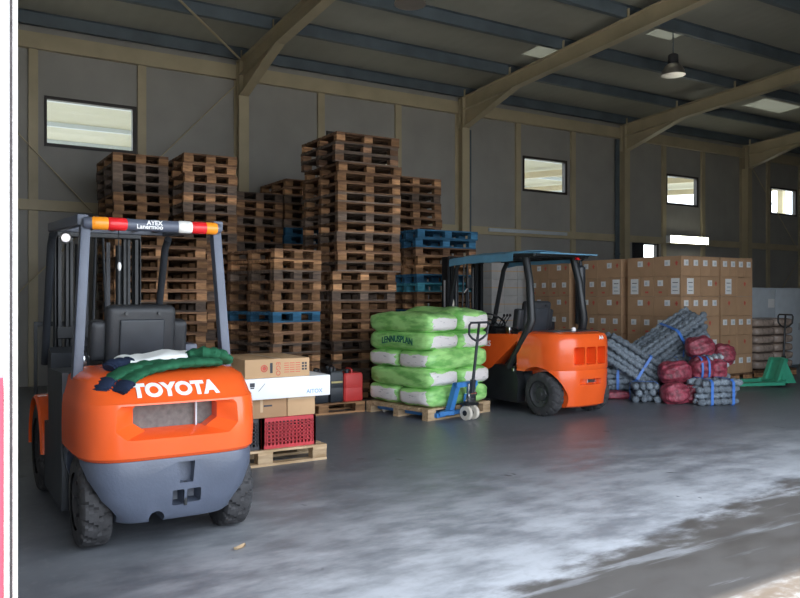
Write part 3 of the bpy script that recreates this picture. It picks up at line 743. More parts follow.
def cstack_left(x0, y0, depth, wide, where, group, corner=False, sheets=()):
    """stack seen on its left side (-x): even levels from the top show two long cartons, odd ones four ends"""
    for lev in range(NL):
        top = NL-1-lev
        if top % 2 == 0:        # long sides to the left, ends to the front
            nd = 4 if corner else 1
            for a in range(2):
                for k in range(nd if a == 0 else 1):
                    f = [('L', 'wr' if a == 1 else 'wr')] if k == 0 else []
                    if corner and a == 0: f.append(('F', 'w' if top != 4 else 'w'))
                    lab = '%s, %s, %s of two along its left side' % (where, LEVW[lev], ('nearer', 'farther')[a]) if k == 0 else '%s, %s, %s along its front' % (where, LEVW[lev], ('', 'second', 'third', 'fourth')[k])
                    bx_carton(x0+wide*k/4, x0+wide*(k+1)/4, y0+depth*a/2, y0+depth*(a+1)/2, lev, 'brown carton in '+lab, group, f)
        else:
            for a in range(4):
                f = [('L', 'ws')]
                if (lev, a) in sheets: f = [('L', 'p')]
                if corner and a == 0: f.append(('F', 'p' if lev == 4 else 'r'))
                bx_carton(x0, x0+wide/2, y0+depth*a/4, y0+depth*(a+1)/4, lev, 'brown carton in %s, %s, %s of four along its left side' % (where, LEVW[lev], ('nearest', 'second', 'third', 'farthest')[a]), group, f)
            if corner:
                bx_carton(x0+wide/2, x0+wide, y0, y0+depth/4, lev, 'brown carton in %s, %s, right half of its front' % (where, LEVW[lev]), group, [('F', 'wr' if lev == 4 else 'r')])
cpallet(CB0x, CB0y, 1.0, 1.17, 'wooden pallet under the corner stack of cartons'); cstack_left(CB0x, CB0y, 1.17, 1.0, 'the corner stack', 'cartons in the corner stack', True, {(4, 0), (4, 3)})
cpallet(CB0x, CB0y+1.31, 1.0, 1.17, 'wooden pallet under the middle stack of cartons'); cstack_left(CB0x, CB0y+1.31, 1.17, 1.0, 'the middle stack', 'cartons in the middle stack', False, {(4, 0)})
cpallet(CB0x-0.02, CB0y+2.62, 1.0, 1.17, 'wooden pallet under the carton stack behind the farther forklift'); cstack_left(CB0x-0.02, CB0y+2.62, 1.17, 1.0, 'the farthest stack', 'cartons in the farthest stack')
X4 = CB0x+1.05
cpallet(X4, CB0y, 0.90, 1.17, 'wooden pallet under the rightmost stack of cartons')
for lev in range(NL):
    top = NL-1-lev
    if top in (0, 3, 5):
        for k in range(4): bx_carton(X4+0.225*k, X4+0.225*(k+1), CB0y, CB0y+0.585, lev, 'brown carton in the rightmost stack, %s, %s of four' % (LEVW[lev], ('first', 'second', 'third', 'last')[k]), 'cartons in the rightmost stack', [('F', 'w')])
    else:
        for k in range(2): bx_carton(X4+0.45*k, X4+0.45*(k+1), CB0y, CB0y+0.585, lev, 'brown carton in the rightmost stack, %s, %s half' % (LEVW[lev], ('left', 'right')[k]), 'cartons in the rightmost stack', [('F', 'p' if (lev == 4 and k == 0) else 'r')])

cpallet(10.0, 12.60, 1.05, 0.8, 'wooden pallet under the pale cartons near the second column')
for lev in range(6):
    for k in range(3):
        x0 = 10.0+0.35*k
        t, w, d, h = carton(x0+0.003, x0+0.347, 12.61, 13.39, PH+0.001+lev*0.345, PH+lev*0.345+0.342, M['palebox'],
            'pale carton seen through the farther forklift, %s, %s column' % (LEVW[lev], ('left', 'middle', 'right')[k]), 'cardboard_carton', 'carton', 'pale cartons behind the farther forklift')
        MB().box(-w-0.001, w+0.001, -d-0.001, d, h*0.47, h*0.53).build('tape_strip', M['tape'], t, None)

# ------------------------------------------------------------------ forklifts
def sell_y(x, w, yr, yf, n): return yf-(yf-yr)*max(0.0, 1-min(1.0, abs(x)/w)**n)**(1/n)
def cw_ring(z, w, yr, yf, n, N=40):
    pts = []
    for k in range(N+1):
        a = math.pi*k/N; c, s = math.cos(a), math.sin(a)
        x = -w*math.copysign(abs(c)**(2/n), c); y = yf-(yf-yr)*abs(s)**(2/n)
        pts.append(Vector((x, y, z)))
    pts.append(Vector((w, yf+0.02, z))); pts.append(Vector((-w, yf+0.02, z)))
    return pts
def cw_mesh(levels, yf, n, mm):
    mb = MB(); mb.loft([cw_ring(z, w, yr, yf, n) for z, w, yr in levels]); return mb.mesh('counterweight', mm, 32)
def prof(levels, z):
    for a, b_ in zip(levels, levels[1:]):
        if a[0] <= z <= b_[0]:
            f = (z-a[0])/(b_[0]-a[0]); return a[1]+f*(b_[1]-a[1]), a[2]+f*(b_[2]-a[2])
    return levels[-1][1:]

def tyre(parent, x, y, r, wd, name='wheel', side=1):
    """wheel = tyre mesh with tread, rim child; outer face towards side*x"""
    mb = MB(); NU = 96; xs = [-0.5, -0.5, -0.47, -0.40, -0.30, -0.15, 0, 0.15, 0.30, 0.40, 0.47, 0.5, 0.5]
    rr = [0.62, 0.84, 0.93, 0.985, 1.0, 1.0, 1.0, 1.0, 1.0, 0.985, 0.93, 0.84, 0.62]
    rings = []
    for k in range(NU):
        a = 2*math.pi*k/NU; rg = []
        for j, (q, f) in enumerate(zip(xs, rr)):
            g = 0
            if 2 <= j <= 10:
                ph = (k + (3 if q > 0 else 0) + int(abs(q)*6)) % 6
                if ph == 0 and abs(q) > 0.1: g = 0.028
            rad = r*f-g*(r/0.28)
            rg.append(Vector((q*wd, rad*math.cos(a), rad*math.sin(a))))
        rings.append(rg)
    rings.append(rings[0])
    mb.loft(rings, False, False)
    bmesh.ops.remove_doubles(mb.bm, verts=mb.bm.verts[:], dist=1e-5)
    w = mb.build(name, M['rubber'], parent, 30); w.location = (x, y, r)
    s = side
    mb = MB(); mb.lathe([(r*0.62, -0.42*wd*s), (r*0.64, 0.40*wd*s), (r*0.60, 0.44*wd*s), (r*0.50, 0.30*wd*s), (r*0.32, 0.26*wd*s), (r*0.28, 0.34*wd*s), (r*0.12, 0.36*wd*s), (r*0.10, 0.42*wd*s), (0.004, 0.42*wd*s)], (0, 0, 0), 'X', 36)
    for k in range(6):
        a = 2*math.pi*k/6; p = (0.26*wd*s, r*0.41*math.cos(a), r*0.41*math.sin(a))
        mb.cyl(p, (p[0]+0.03*s, p[1], p[2]), r*0.045, n=6)
    mb.build('rim', M['rim'], w)
    return w

def forklift(label, loc, rz, style):
    f = thing('forklift', label, 'forklift', loc, rz)
    fr = M['bluegrey'] if style == 1 else M['blacksteel']
    rT = 0.275
    # counterweight
    if style == 1:
        up = [(0.555, 0.525, -0.395), (0.575, 0.54, -0.412), (0.70, 0.543, -0.425), (0.84, 0.54, -0.418), (0.885, 0.535, -0.405), (0.90, 0.527, -0.385), (0.95, 0.515, -0.345), (1.005, 0.505, -0.275), (1.04, 0.46, -0.19), (1.058, 0.39, -0.08), (1.06, 0.3, 0.0)]
        n1 = 5.2
        me = cw_mesh(up, 0.30, n1, M['orange'])
        c1 = MB().loft([[Vector((x, y, z)) for x, z in ((-hw, zb+0.05), (-hw+0.07, zb), (hw-0.07, zb), (hw, zb+0.05), (hw, zt-0.02), (hw-0.02, zt), (-hw+0.02, zt), (-hw, zt-0.02))] for y, hw, zb, zt in ((-0.62, 0.52, 0.60, 0.878), (-0.405, 0.36, 0.685, 0.875), (-0.33, 0.25, 0.715, 0.87), (0.22, 0.24, 0.72, 0.865))])
        me = cut(me, [c1]); cwo = link('counterweight_hood', me, f)
        MB().box(-0.30, 0.30, -0.235, -0.20, 0.66, 0.90).build('radiator_core', M['radiator'], cwo, None)
        MB().box(0.135, 0.145, -0.27, -0.235, 0.70, 0.89).build('radiator_stay', M['greycab'], cwo, None)
        lo = [(0.18, 0.365, -0.335), (0.20, 0.39, -0.355), (0.33, 0.485, -0.388), (0.45, 0.525, -0.40), (0.535, 0.53, -0.40), (0.553, 0.526, -0.395)]
        lm = cw_mesh(lo, 0.30, n1, M['bluegrey'])
        cs = [MB().cyl((s*0.335, 0, rT), (s*0.9, 0, rT), 0.315, n=48) for s in (-1, 1)]
        pk = MB().loft([[Vector((x, y, z)) for x, z in ((-0.045, 0.40), (0.035, 0.40), (0.045, 0.525), (-0.055, 0.525))] for y in (-0.6, -0.33)])
        pk.bm.transform(Matrix.Translation((0.05, 0, 0)))
        k1 = MB().box(-0.035, 0.035, -0.6, -0.24, 0.265, 0.36, 0.012); k2 = MB().box(0.05, 0.135, -0.6, -0.24, 0.275, 0.36, 0.012)
        k3 = MB().cyl((-0.12, -0.6, 0.20), (-0.12, -0.15, 0.20), 0.045)
        lm = cut(lm, cs+[pk, k1, k2, k3]); link('counterweight', lm, f)
        MB().cyl((0.045, -0.37, 0.26), (0.045, -0.37, 0.40), 0.012).build('tow_pin', M['blacksteel'], f)
        # raised brand lettering following the curved hood
        def wrap(v):
            z = 0.950+v.y*0.80; x = v.x-0.005
            w_, yr_ = prof(up, z); y = sell_y(x, w_, yr_, 0.30, n1)
            return Vector((x, y-0.004-v.z, z))
        tm = subdiv(text_mesh('TOYOTA', 0.12, M['white'], 0.003, 0.006, fn=None))
        for v in tm.vertices: v.co = wrap(Vector((v.co.x*1.02, v.co.y, v.co.z)))
        link('lettering', tm, cwo)
        lev = up
    else:
        up = [(0.12, 0.49, -0.32), (0.14, 0.525, -0.35), (0.36, 0.553, -0.385), (0.56, 0.558, -0.395), (0.585, 0.552, -0.39), (0.60, 0.558, -0.397), (0.90, 0.555, -0.40), (0.99, 0.55, -0.39), (1.035, 0.53, -0.36), (1.055, 0.49, -0.30), (1.06, 0.40, -0.2)]
        me = cw_mesh(up, 0.34, 3.4, M['orange'])
        cs = [MB().cyl((s*0.33, 0.02, rT), (s*0.9, 0.02, rT), 0.345, n=48) for s in (-1, 1)]
        cs += [MB().box(s*0.33 if s > 0 else -0.9, 0.9 if s > 0 else -0.33, 0.02, 0.6, 0.0, 0.55) for s in (-1, 1)]
        v = [MB().loft([[Vector((x, y, z)) for x, z in ((x0+0.015, 0.655), (x1-0.015, 0.655), (x1, 0.67), (x1, 0.86), (x1-0.015, 0.875), (x0+0.015, 0.875), (x0, 0.86), (x0, 0.67))] for y in (-0.6, -0.24)]) for x0, x1 in ((-0.29, -0.115), (-0.09, 0.09), (0.115, 0.29))]
        lp = MB().box(-0.19, 0.19, -0.6, -0.30, 0.40, 0.475, 0.012)
        me = cut(me, cs+v+[lp]); cwo = link('counterweight', me, f)
        MB().box(-0.31, 0.31, -0.225, -0.21, 0.63, 0.89).build('vent_backing', M['orange'], cwo, None)
        MB().box(0.0, 0.17, -0.335, -0.30, 0.415, 0.46, 0.006).build('tow_pin_bracket', M['chrome'], cwo, None)
        tm = text_mesh('A4', 0.075, M['white'], 0.003, 0.003)
        for q in tm.vertices:
            z = 0.985+q.co.y*0.8; x = q.co.x+0.20; w_, yr_ = prof(up, z); q.co = Vector((x, sell_y(x, w_, yr_, 0.34, 3.4)-0.003-q.co.z, z))
        link('lettering', tm, cwo)
        MB().box(-0.40, 0.40, -0.16, 0.2, 1.055, 1.066, 0.004).build('hood_plate', M['darkframe'], f)
        MB().lathe([(0.028, 0), (0.03, 0.03), (0.02, 0.045), (0.0, 0.047)], (-0.02, -0.12, 1.066), 'Z', 18).build('filler_cap', M['white'], f)
    # wheels
    for s in (-1, 1):
        tyre(f, s*0.425, 0.0, rT, 0.18, 'rear_wheel', s)
        tyre(f, s*0.435, 1.62, 0.345, 0.22, 'front_wheel', s)
    MB().box(-0.37, 0.37, -0.06, 0.06, 0.19, 0.33, 0.01).build('rear_axle', M['blacksteel'], f)
    MB().cyl((-0.33, 1.62, 0.345), (0.33, 1.62, 0.345), 0.10).build('front_axle', M['blacksteel'], f)
    # chassis, side panels, fenders, dash
    bodym = M['orange']
    MB().box(-0.40, 0.40, 0.25, 1.98, 0.20, 0.50, 0.02).build('chassis', M['darkframe'], f)
    for s in (-1, 1):
        mb = MB(); mb.prism([(0.38, 0.13), (1.20, 0.13), (1.20, 0.60), (0.42, 0.60), (0.36, 0.40)], 'yz', s*0.395, s*0.535); mb.build('step', M['darkframe'] if style == 1 else M['blacksteel'], f)
        mb = MB(); mb.prism([(0.36, 0.94), (0.36, 1.02), (1.05, 1.00), (1.22, 0.88), (1.22, 0.50), (0.98, 0.50), (0.86, 0.56)] if style == 2 else [(0.31, 0.58), (0.31, 1.02), (0.95, 1.0), (0.95, 0.60)], 'yz', s*0.36, s*0.54)
        mb.build('side_panel', bodym if style == 2 else M['darkframe'], f)
        # front fender arching over the drive wheel
        ring = []
        for k in range(15):
            a = R(-5+k*185/14)
            ring.append([Vector((x, 1.62+math.cos(a)*rr_, 0.345+math.sin(a)*rr_)) for x, rr_ in ((s*0.32, 0.40), (s*0.545, 0.40), (s*0.56, 0.38), (s*0.56, 0.37), (s*0.32, 0.375))])
        MB().loft(ring).build('front_fender', bodym, f)
        if style == 2:
            tm = text_mesh('25', 0.10, M['white'], 0.002, 0.003)
            if s < 0: link('lettering', tm, f, (-0.542, 0.93, 0.87), (R(90), 0, R(-90)))
    MB().prism([(0.30, 0.50), (1.02, 0.50), (1.02, 0.86), (0.95, 0.90), (0.30, 0.98)], 'yz', -0.36, 0.36).build('engine_cover', M['darkframe'], f)
    MB().box(-0.50, 0.50, 1.02, 1.72, 0.50, 0.53).build('floor_plate', M['blacksteel'], f, None)
    MB().prism([(1.62, 0.52), (1.80, 0.52), (1.80, 1.0), (1.72, 1.10), (1.60, 1.06)], 'yz', -0.44, 0.44).build('dashboard', M['darkframe'], f)
    # steering wheel
    ctr = Vector((0, 1.42, 1.16)); ax = Vector((0, -0.55, 0.83)); u = Vector((1, 0, 0)); v_ = ax.cross(u).normalized()
    mb = MB(); mb.tube([ctr+u*0.17*math.cos(a)+v_*0.17*math.sin(a) for a in [2*math.pi*k/28 for k in range(29)]], 0.014, 8, False)
    for a in (0.5, 2.6, 4.7): mb.cyl(ctr, ctr+u*0.17*math.cos(a)+v_*0.17*math.sin(a), 0.010, n=8)
    mb.cyl(ctr-ax*0.02, ctr+ax*0.02, 0.04)
    sw = mb.build('steering_wheel', M['blacksteel'], f); MB().cyl(ctr, (0, 1.68, 0.80), 0.025).build('steering_column', M['blacksteel'], f)
    for k in range(3):
        x = 0.22+k*0.06
        mb = MB(); mb.tube([(x, 1.62, 1.0), (x, 1.52, 1.14), (x+0.01, 1.46, 1.22)], 0.008, 8); mb.sell((x+0.01, 1.455, 1.23), 0.02, 0.02, 0.024, 1, 12, 8); mb.build('control_lever', M['blacksteel'], f)
    # seat
    sy = 0.62
    MB().box(-0.25, 0.25, sy+0.02, sy+0.50, 0.93, 1.06, 0.035, 4).build('seat_cushion', M['seat'], f)
    m4 = Matrix.Translation((0, sy, 1.0)) @ Matrix.Rotation(R(9), 4, 'X')
    b_ = MB(); b_.box(-0.235, 0.235, -0.06, 0.06, 0.0, 0.45, 0.05, 5, m4); bk = b_.build('seat_backrest', M['seat'], f)
    b_ = MB(); b_.box(-0.15, 0.15, -0.075, -0.05, 0.0, 0.36, 0.012, 3, m4); b_.build('backrest_panel', M['darkframe'], bk)
    for s in (-1, 1):
        b_ = MB(); b_.box(s*0.27-0.06, s*0.27+0.06, -0.02, 0.10, 0.06, 0.34, 0.045, 4, m4); b_.build('side_bolster', M['seat'], bk)
    for x, z in ((-0.11, 0.40), (0.11, 0.40)):
        p = m4 @ Vector((x, -0.06, z)); MB().cyl(p, p+Vector((0, -0.02, 0)), 0.012, n=10).build('seat_bolt', M['blacksteel'], bk)
    MB().box(0.29, 0.42, 0.62, 1.05, 1.0, 1.16, 0.02).build('control_console', M['bluegrey'] if style == 1 else M['blacksteel'], f)
    MB().box(-0.41, -0.33, 0.66, 0.74, 1.0, 1.10, 0.02).build('parking_brake_lever', M['chrome'], f)
    # overhead guard
    zt = 2.06
    if style == 1:
        for s in (-1, 1):
            MB().bar((s*0.485, 0.16, 0.86), (s*0.42, 0.22, 1.95), 0.085, 0.06, 0.012, up=(1, 0, 0)).build('guard_pillar', fr, f)
            MB().tube([(s*0.44, 1.98, 0.95), (s*0.44, 1.60, 1.90), (s*0.44, 1.50, 1.98)], 0.030, 12).build('guard_pillar', M['darkframe'], f)
            MB().bar((s*0.435, 0.20, 1.985), (s*0.435, 1.56, 2.04), 0.07, 0.07, 0.012).build('guard_rail', fr, f)
        for k in range(5):
            x = -0.33+0.165*k; MB().bar((x, 0.22, 1.995), (x, 1.53, 2.045), 0.035, 0.03, 0.004).build('guard_bar', M['darkframe'], f)
        MB().bar((-0.45, 1.55, 2.04), (0.45, 1.55, 2.04), 0.06, 0.06, 0.01).build('guard_crossbar', fr, f)
        lb = MB(); lb.tube([(-0.445, 0.17, 1.965), (-0.44, 0.17, 1.965), (-0.42, 0.17, 1.965), (0.42, 0.17, 1.965), (0.44, 0.17, 1.965), (0.445, 0.17, 1.965)], [0.02, 0.03, 0.038, 0.038, 0.03, 0.02], 20); lightbar = lb.build('light_bar', fr, f)
        def lamp(x0, x1, mm, nm): MB().tube([(x0, 0.170, 1.965), (x0+0.004, 0.168, 1.965), (x1-0.004, 0.168, 1.965), (x1, 0.170, 1.965)], [0.037, 0.0415, 0.0415, 0.037], 20).build(nm, mm, lightbar)
        lamp(-0.385, -0.295, M['amber'], 'indicator_lamp'); lamp(-0.293, -0.185, M['redlens'], 'tail_lamp'); lamp(0.155, 0.235, M['clearlens'], 'reversing_lamp'); lamp(0.245, 0.335, M['redlens'], 'tail_lamp'); lamp(0.337, 0.405, M['amber'], 'indicator_lamp')
        for s_, z, sz, x in (('AYEX', 1.978, 0.040, 0.01), ('Lanermoo', 1.952, 0.040, -0.02)):
            link('lettering', text_mesh(s_, sz, M['white'], 0.001, 0.001), lightbar, (x-0.02, 0.1310, z), (R(90), 0, 0))
        MB().tube([(-0.20, 0.30, 1.97), (-0.20, 0.30, 1.80), (-0.195, 0.30, 1.72)], 0.004, 6).build('lamp_cable', M['blacksteel'], f)
        MB().sell((-0.195, 0.30, 1.70), 0.012, 0.012, 0.03, 1, 10, 8).build('cable_plug', M['white'], f)
        wl = MB().tube([(-0.34, 1.63, 1.965), (-0.34, 1.60, 1.965), (-0.34, 1.57, 1.965)], [0.025, 0.042, 0.046], 18).build('work_lamp', M['blacksteel'], f)
        MB().tube([(-0.34, 1.569, 1.965), (-0.34, 1.560, 1.965)], [0.042, 0.034], 18).build('lamp_lens', M['alu'], wl)
    else:
        for s in (-1, 1):
            MB().tube([(s*0.515, 0.55, 0.58), (s*0.52, 0.36, 0.82), (s*0.515, 0.235, 1.0), (s*0.485, 0.16, 1.20), (s*0.462, 0.22, 1.70), (s*0.447, 0.31, 2.03)], [0.05, 0.055, 0.058, 0.056, 0.05, 0.05], 14).build('guard_pillar', fr, f)
            MB().tube([(s*0.46, 1.98, 0.95), (s*0.46, 1.72, 1.90), (s*0.46, 1.64, 2.02)], 0.035, 12).build('guard_pillar', fr, f)
            MB().bar((s*0.475, 0.10, 2.045), (s*0.475, 1.76, 2.045), 0.07, 0.06, 0.012).build('guard_rail', fr, f)
        for y in (0.14, 0.5, 0.9, 1.3, 1.70): MB().bar((-0.46, y, 2.05), (0.46, y, 2.05), 0.05, 0.035, 0.004).build('guard_bar', fr, f)
        # rain cover on the guard: blue sheet, sagging towards the front
        rings = []
        for k in range(17):
            y = 0.45+k*(1.78-0.45)/16
            ring = []
            prof_ = [(-0.545, -0.11), (-0.54, -0.015), (-0.3, 0.03), (0, 0.042), (0.3, 0.03), (0.54, -0.015), (0.545, -0.11)]
            drop = -0.03*max(0, (y-1.2)/0.6)**2
            for x, dz in prof_: ring.append(Vector((x, y, 2.085+dz+drop+0.004*math.sin(k*1.7+x*9))))
            for x, dz in prof_[::-1]: ring.append(Vector((x*0.99, y, 2.077+dz+drop+0.004*math.sin(k*1.7+x*9))))
            rings.append(ring)
        MB().loft(rings).build('rain_cover', M['bluetarp'], f)
        MB().prism([(-0.04, 2.05), (0.60, 2.075), (0.60, 2.087), (-0.04, 2.064)], 'yz', -0.53, 0.53).build('roof_plate', M['bluetarp'], f)
        MB().box(0.40, 0.46, 0.20, 0.235, 2.00, 2.04).build('tail_lamp', M['redlens'], f)
        # air intake pipe at the right rear
        t_ = MB().tube([(0.53, 0.26, 1.06), (0.53, 0.26, 1.12), (0.53, 0.26, 1.14), (0.53, 0.26, 1.90), (0.53, 0.26, 1.93), (0.53, 0.26, 1.99)], [0.03, 0.03, 0.068, 0.068, 0.03, 0.02], 20).build('intake_pipe', M['blackcan'], f)
        MB().tube([(0.53, 0.26, 1.98), (0.55, 0.20, 2.03), (0.53, 0.10, 2.06)], 0.012, 8).build('intake_hose', M['blacksteel'], t_)
        MB().bar((-0.49, 1.5, 1.56), (-0.44, 1.44, 1.66), 0.03, 0.015).build('mirror_bracket', M['chrome'], f)
        MB().box(-0.50, -0.40, 1.42, 1.45, 1.62, 1.78, 0.012).build('mirror', M['blacksteel'], f)
        MB().box(-0.541, -0.535, 0.43, 0.47, 0.53, 0.57, 0.002).build('hood_latch', M['chrome'], f)
    # mast
    my = 2.06
    mast = MB()
    for s in (-1, 1):
        x = s*0.30
        mast.box(min(x, x+s*0.05), max(x, x+s*0.05), my, my+0.018, 0.10, 2.10); mast.box(min(x, x+s*0.05), max(x, x+s*0.05), my+0.12, my+0.138, 0.10, 2.10); mast.box(x+s*0.035-0.008, x+s*0.035+0.008, my, my+0.138, 0.10, 2.10)
    for z in (0.30, 1.2, 2.06): mast.box(-0.34, 0.34, my-0.03, my, z-0.05, z+0.05, 0.006)
    mo = mast.build('mast', M['blacksteel'], f, None)
    inner = MB()
    for s in (-1, 1):
        x = s*0.235; inner.box(x-0.028, x+0.028, my+0.02, my+0.035, 0.12, 2.07); inner.box(x-0.028, x+0.028, my+0.10, my+0.118, 0.12, 2.07); inner.box(x-0.006, x+0.006, my+0.02, my+0.118, 0.12, 2.07)
    inner.box(-0.26, 0.26, my+0.02, my+0.10, 2.01, 2.08); inner.build('inner_mast', M['blacksteel'], f, None)
    for s in (-1, 1):
        MB().cyl((s*0.165, my+0.03, 0.12), (s*0.165, my+0.03, 1.95), 0.026).build('lift_cylinder', M['blacksteel'], f)
        MB().box(s*0.09-0.016, s*0.09+0.016, my+0.08, my+0.092, 0.45, 1.98).build('lift_chain', M['rim'], f, None)
    MB().tube([(0.05, my, 0.4), (0.05, my-0.01, 1.4), (0.03, my, 2.02), (-0.03, my, 2.02), (-0.05, my+0.04, 1.0)], 0.012, 8).build('hydraulic_hose', M['blackcan'], f)
    cr = MB(); cr.box(-0.50, 0.50, my+0.15, my+0.19, 0.16, 0.26); cr.box(-0.50, 0.50, my+0.15, my+0.19, 0.48, 0.58); cr.box(-0.25, 0.25, my+0.12, my+0.15, 0.14, 0.62); cr.build('fork_carriage', M['blacksteel'], f, None)
    lb = MB()
    for x in (-0.48, -0.29, -0.1, 0.1, 0.29, 0.48): lb.box(x-0.014, x+0.014, my+0.155, my+0.185, 0.58, 1.25)
    lb.box(-0.494, 0.494, my+0.155, my+0.185, 1.25, 1.29); lb.build('load_backrest', M['blacksteel'], f, None)
    for x in (-0.30, 0.30):
        MB().prism([(my+0.19, 0.62), (my+0.23, 0.62), (my+0.23, 0.10), (my+1.0, 0.07), (my+1.05, 0.055), (my+1.05, 0.05), (my+0.22, 0.05), (my+0.19, 0.08)], 'yz', x-0.05, x+0.05).build('fork', M['blacksteel'], f, None)
    if style == 2:
        MB().box(-0.352, -0.350, my+0.05, my+0.09, 1.35, 1.75).build('mast_sticker', M['paper'], mo, None)
        MB().box(-0.33, -0.25, my-0.034, my-0.030, 1.28, 1.46).build('warning_label', M['nylon'], mo, None)
    return f
forklift('orange and blue-grey forklift seen from behind, green sweater on its hood', (1.275, 4.955, 0), 0, 1)
forklift('orange and black forklift with blue roof cover behind the green sacks', (7.085, 7.36, 0), R(3.2), 2)

# ------------------------------------------------------------------ clothes on the hood (lying on it)
g = thing('sweater', 'green sweater with navy cuffs draped over the nearer forklift hood', 'clothing', (1.27, 4.955, 1.06))
def limp(pts, r, mm, nm, flat=0.42, n=18):
    # smooth path through pts
    P = [Vector(p) for p in pts]; out = []; rs = []
    rr_ = r if isinstance(r, (list, tuple)) else [r]*len(P)
    for i in range(len(P)-1):
        p0, p1, p2, p3 = P[max(i-1, 0)], P[i], P[i+1], P[min(i+2, len(P)-1)]
        for k in range(7):
            t = k/7
            out.append(0.5*((2*p1)+(p2-p0)*t+(2*p0-5*p1+4*p2-p3)*t*t+(3*p1-p0-3*p2+p3)*t**3))
            rs.append((rr_[i]*(1-t)+rr_[i+1]*t)*(1+0.13*math.sin((i*7+k)*1.9)))
    out.append(P[-1]); rs.append(rr_[-1])
    return MB().tube(out, rs, n, True, flat).build(nm, mm, g, 60)
limp([(0.33, -0.12, 0.022), (0.18, -0.14, 0.030), (0.02, -0.17, 0.022), (-0.14, -0.20, -0.004), (-0.23, -0.25, -0.036), (-0.275, -0.29, -0.066)], [0.075, 0.095, 0.085, 0.08, 0.07, 0.06], M['greencloth'], 'sleeve', 0.34)
limp([(-0.272, -0.288, -0.062), (-0.31, -0.315, -0.090), (-0.33, -0.33, -0.112)], [0.066, 0.066, 0.056], M['navycloth'], 'cuff', 0.36)
limp([(0.06, -0.07, 0.026), (-0.12, -0.10, 0.022), (-0.26, -0.16, -0.004), (-0.36, -0.22, -0.05)], [0.08, 0.085, 0.075, 0.062], M['greencloth'], 'sleeve', 0.34)
limp([(-0.355, -0.215, -0.046), (-0.40, -0.25, -0.085), (-0.415, -0.265, -0.11)], [0.064, 0.064, 0.054], M['navycloth'], 'cuff', 0.36)
limp([(-0.20, -0.03, 0.04), (-0.30, -0.08, 0.032), (-0.335, -0.10, 0.012)], [0.06, 0.065, 0.05], M['navycloth'], 'cuff', 0.5)
limp([(0.42, -0.02, 0.01), (0.37, -0.04, 0.05), (0.27, -0.03, 0.060), (0.20, 0.02, 0.045)], [0.05, 0.10, 0.13, 0.10], M['greencloth'], 'torso', 0.4)
mb = MB()
def wf(p): return Vector((p.x, p.y, p.z*(1+0.35*noise.noise(Vector((p.x*9, p.y*9, 0))))+0.010*math.sin(p.x*14)+0.008*noise.noise(Vector((p.x*20, p.y*20, 3)))))
mb.sell((0, 0, 0), 0.245, 0.11, 0.040, 0.55, 48, 16, wf)
o = tag(mb.build('folded_shirt', M['whitecloth'], None, 60), 'white folded shirt lying with the green sweater on the hood', 'clothing')
o.location = (1.235, 4.965, 1.105); o.rotation_euler = (R(6), R(-2), R(3))

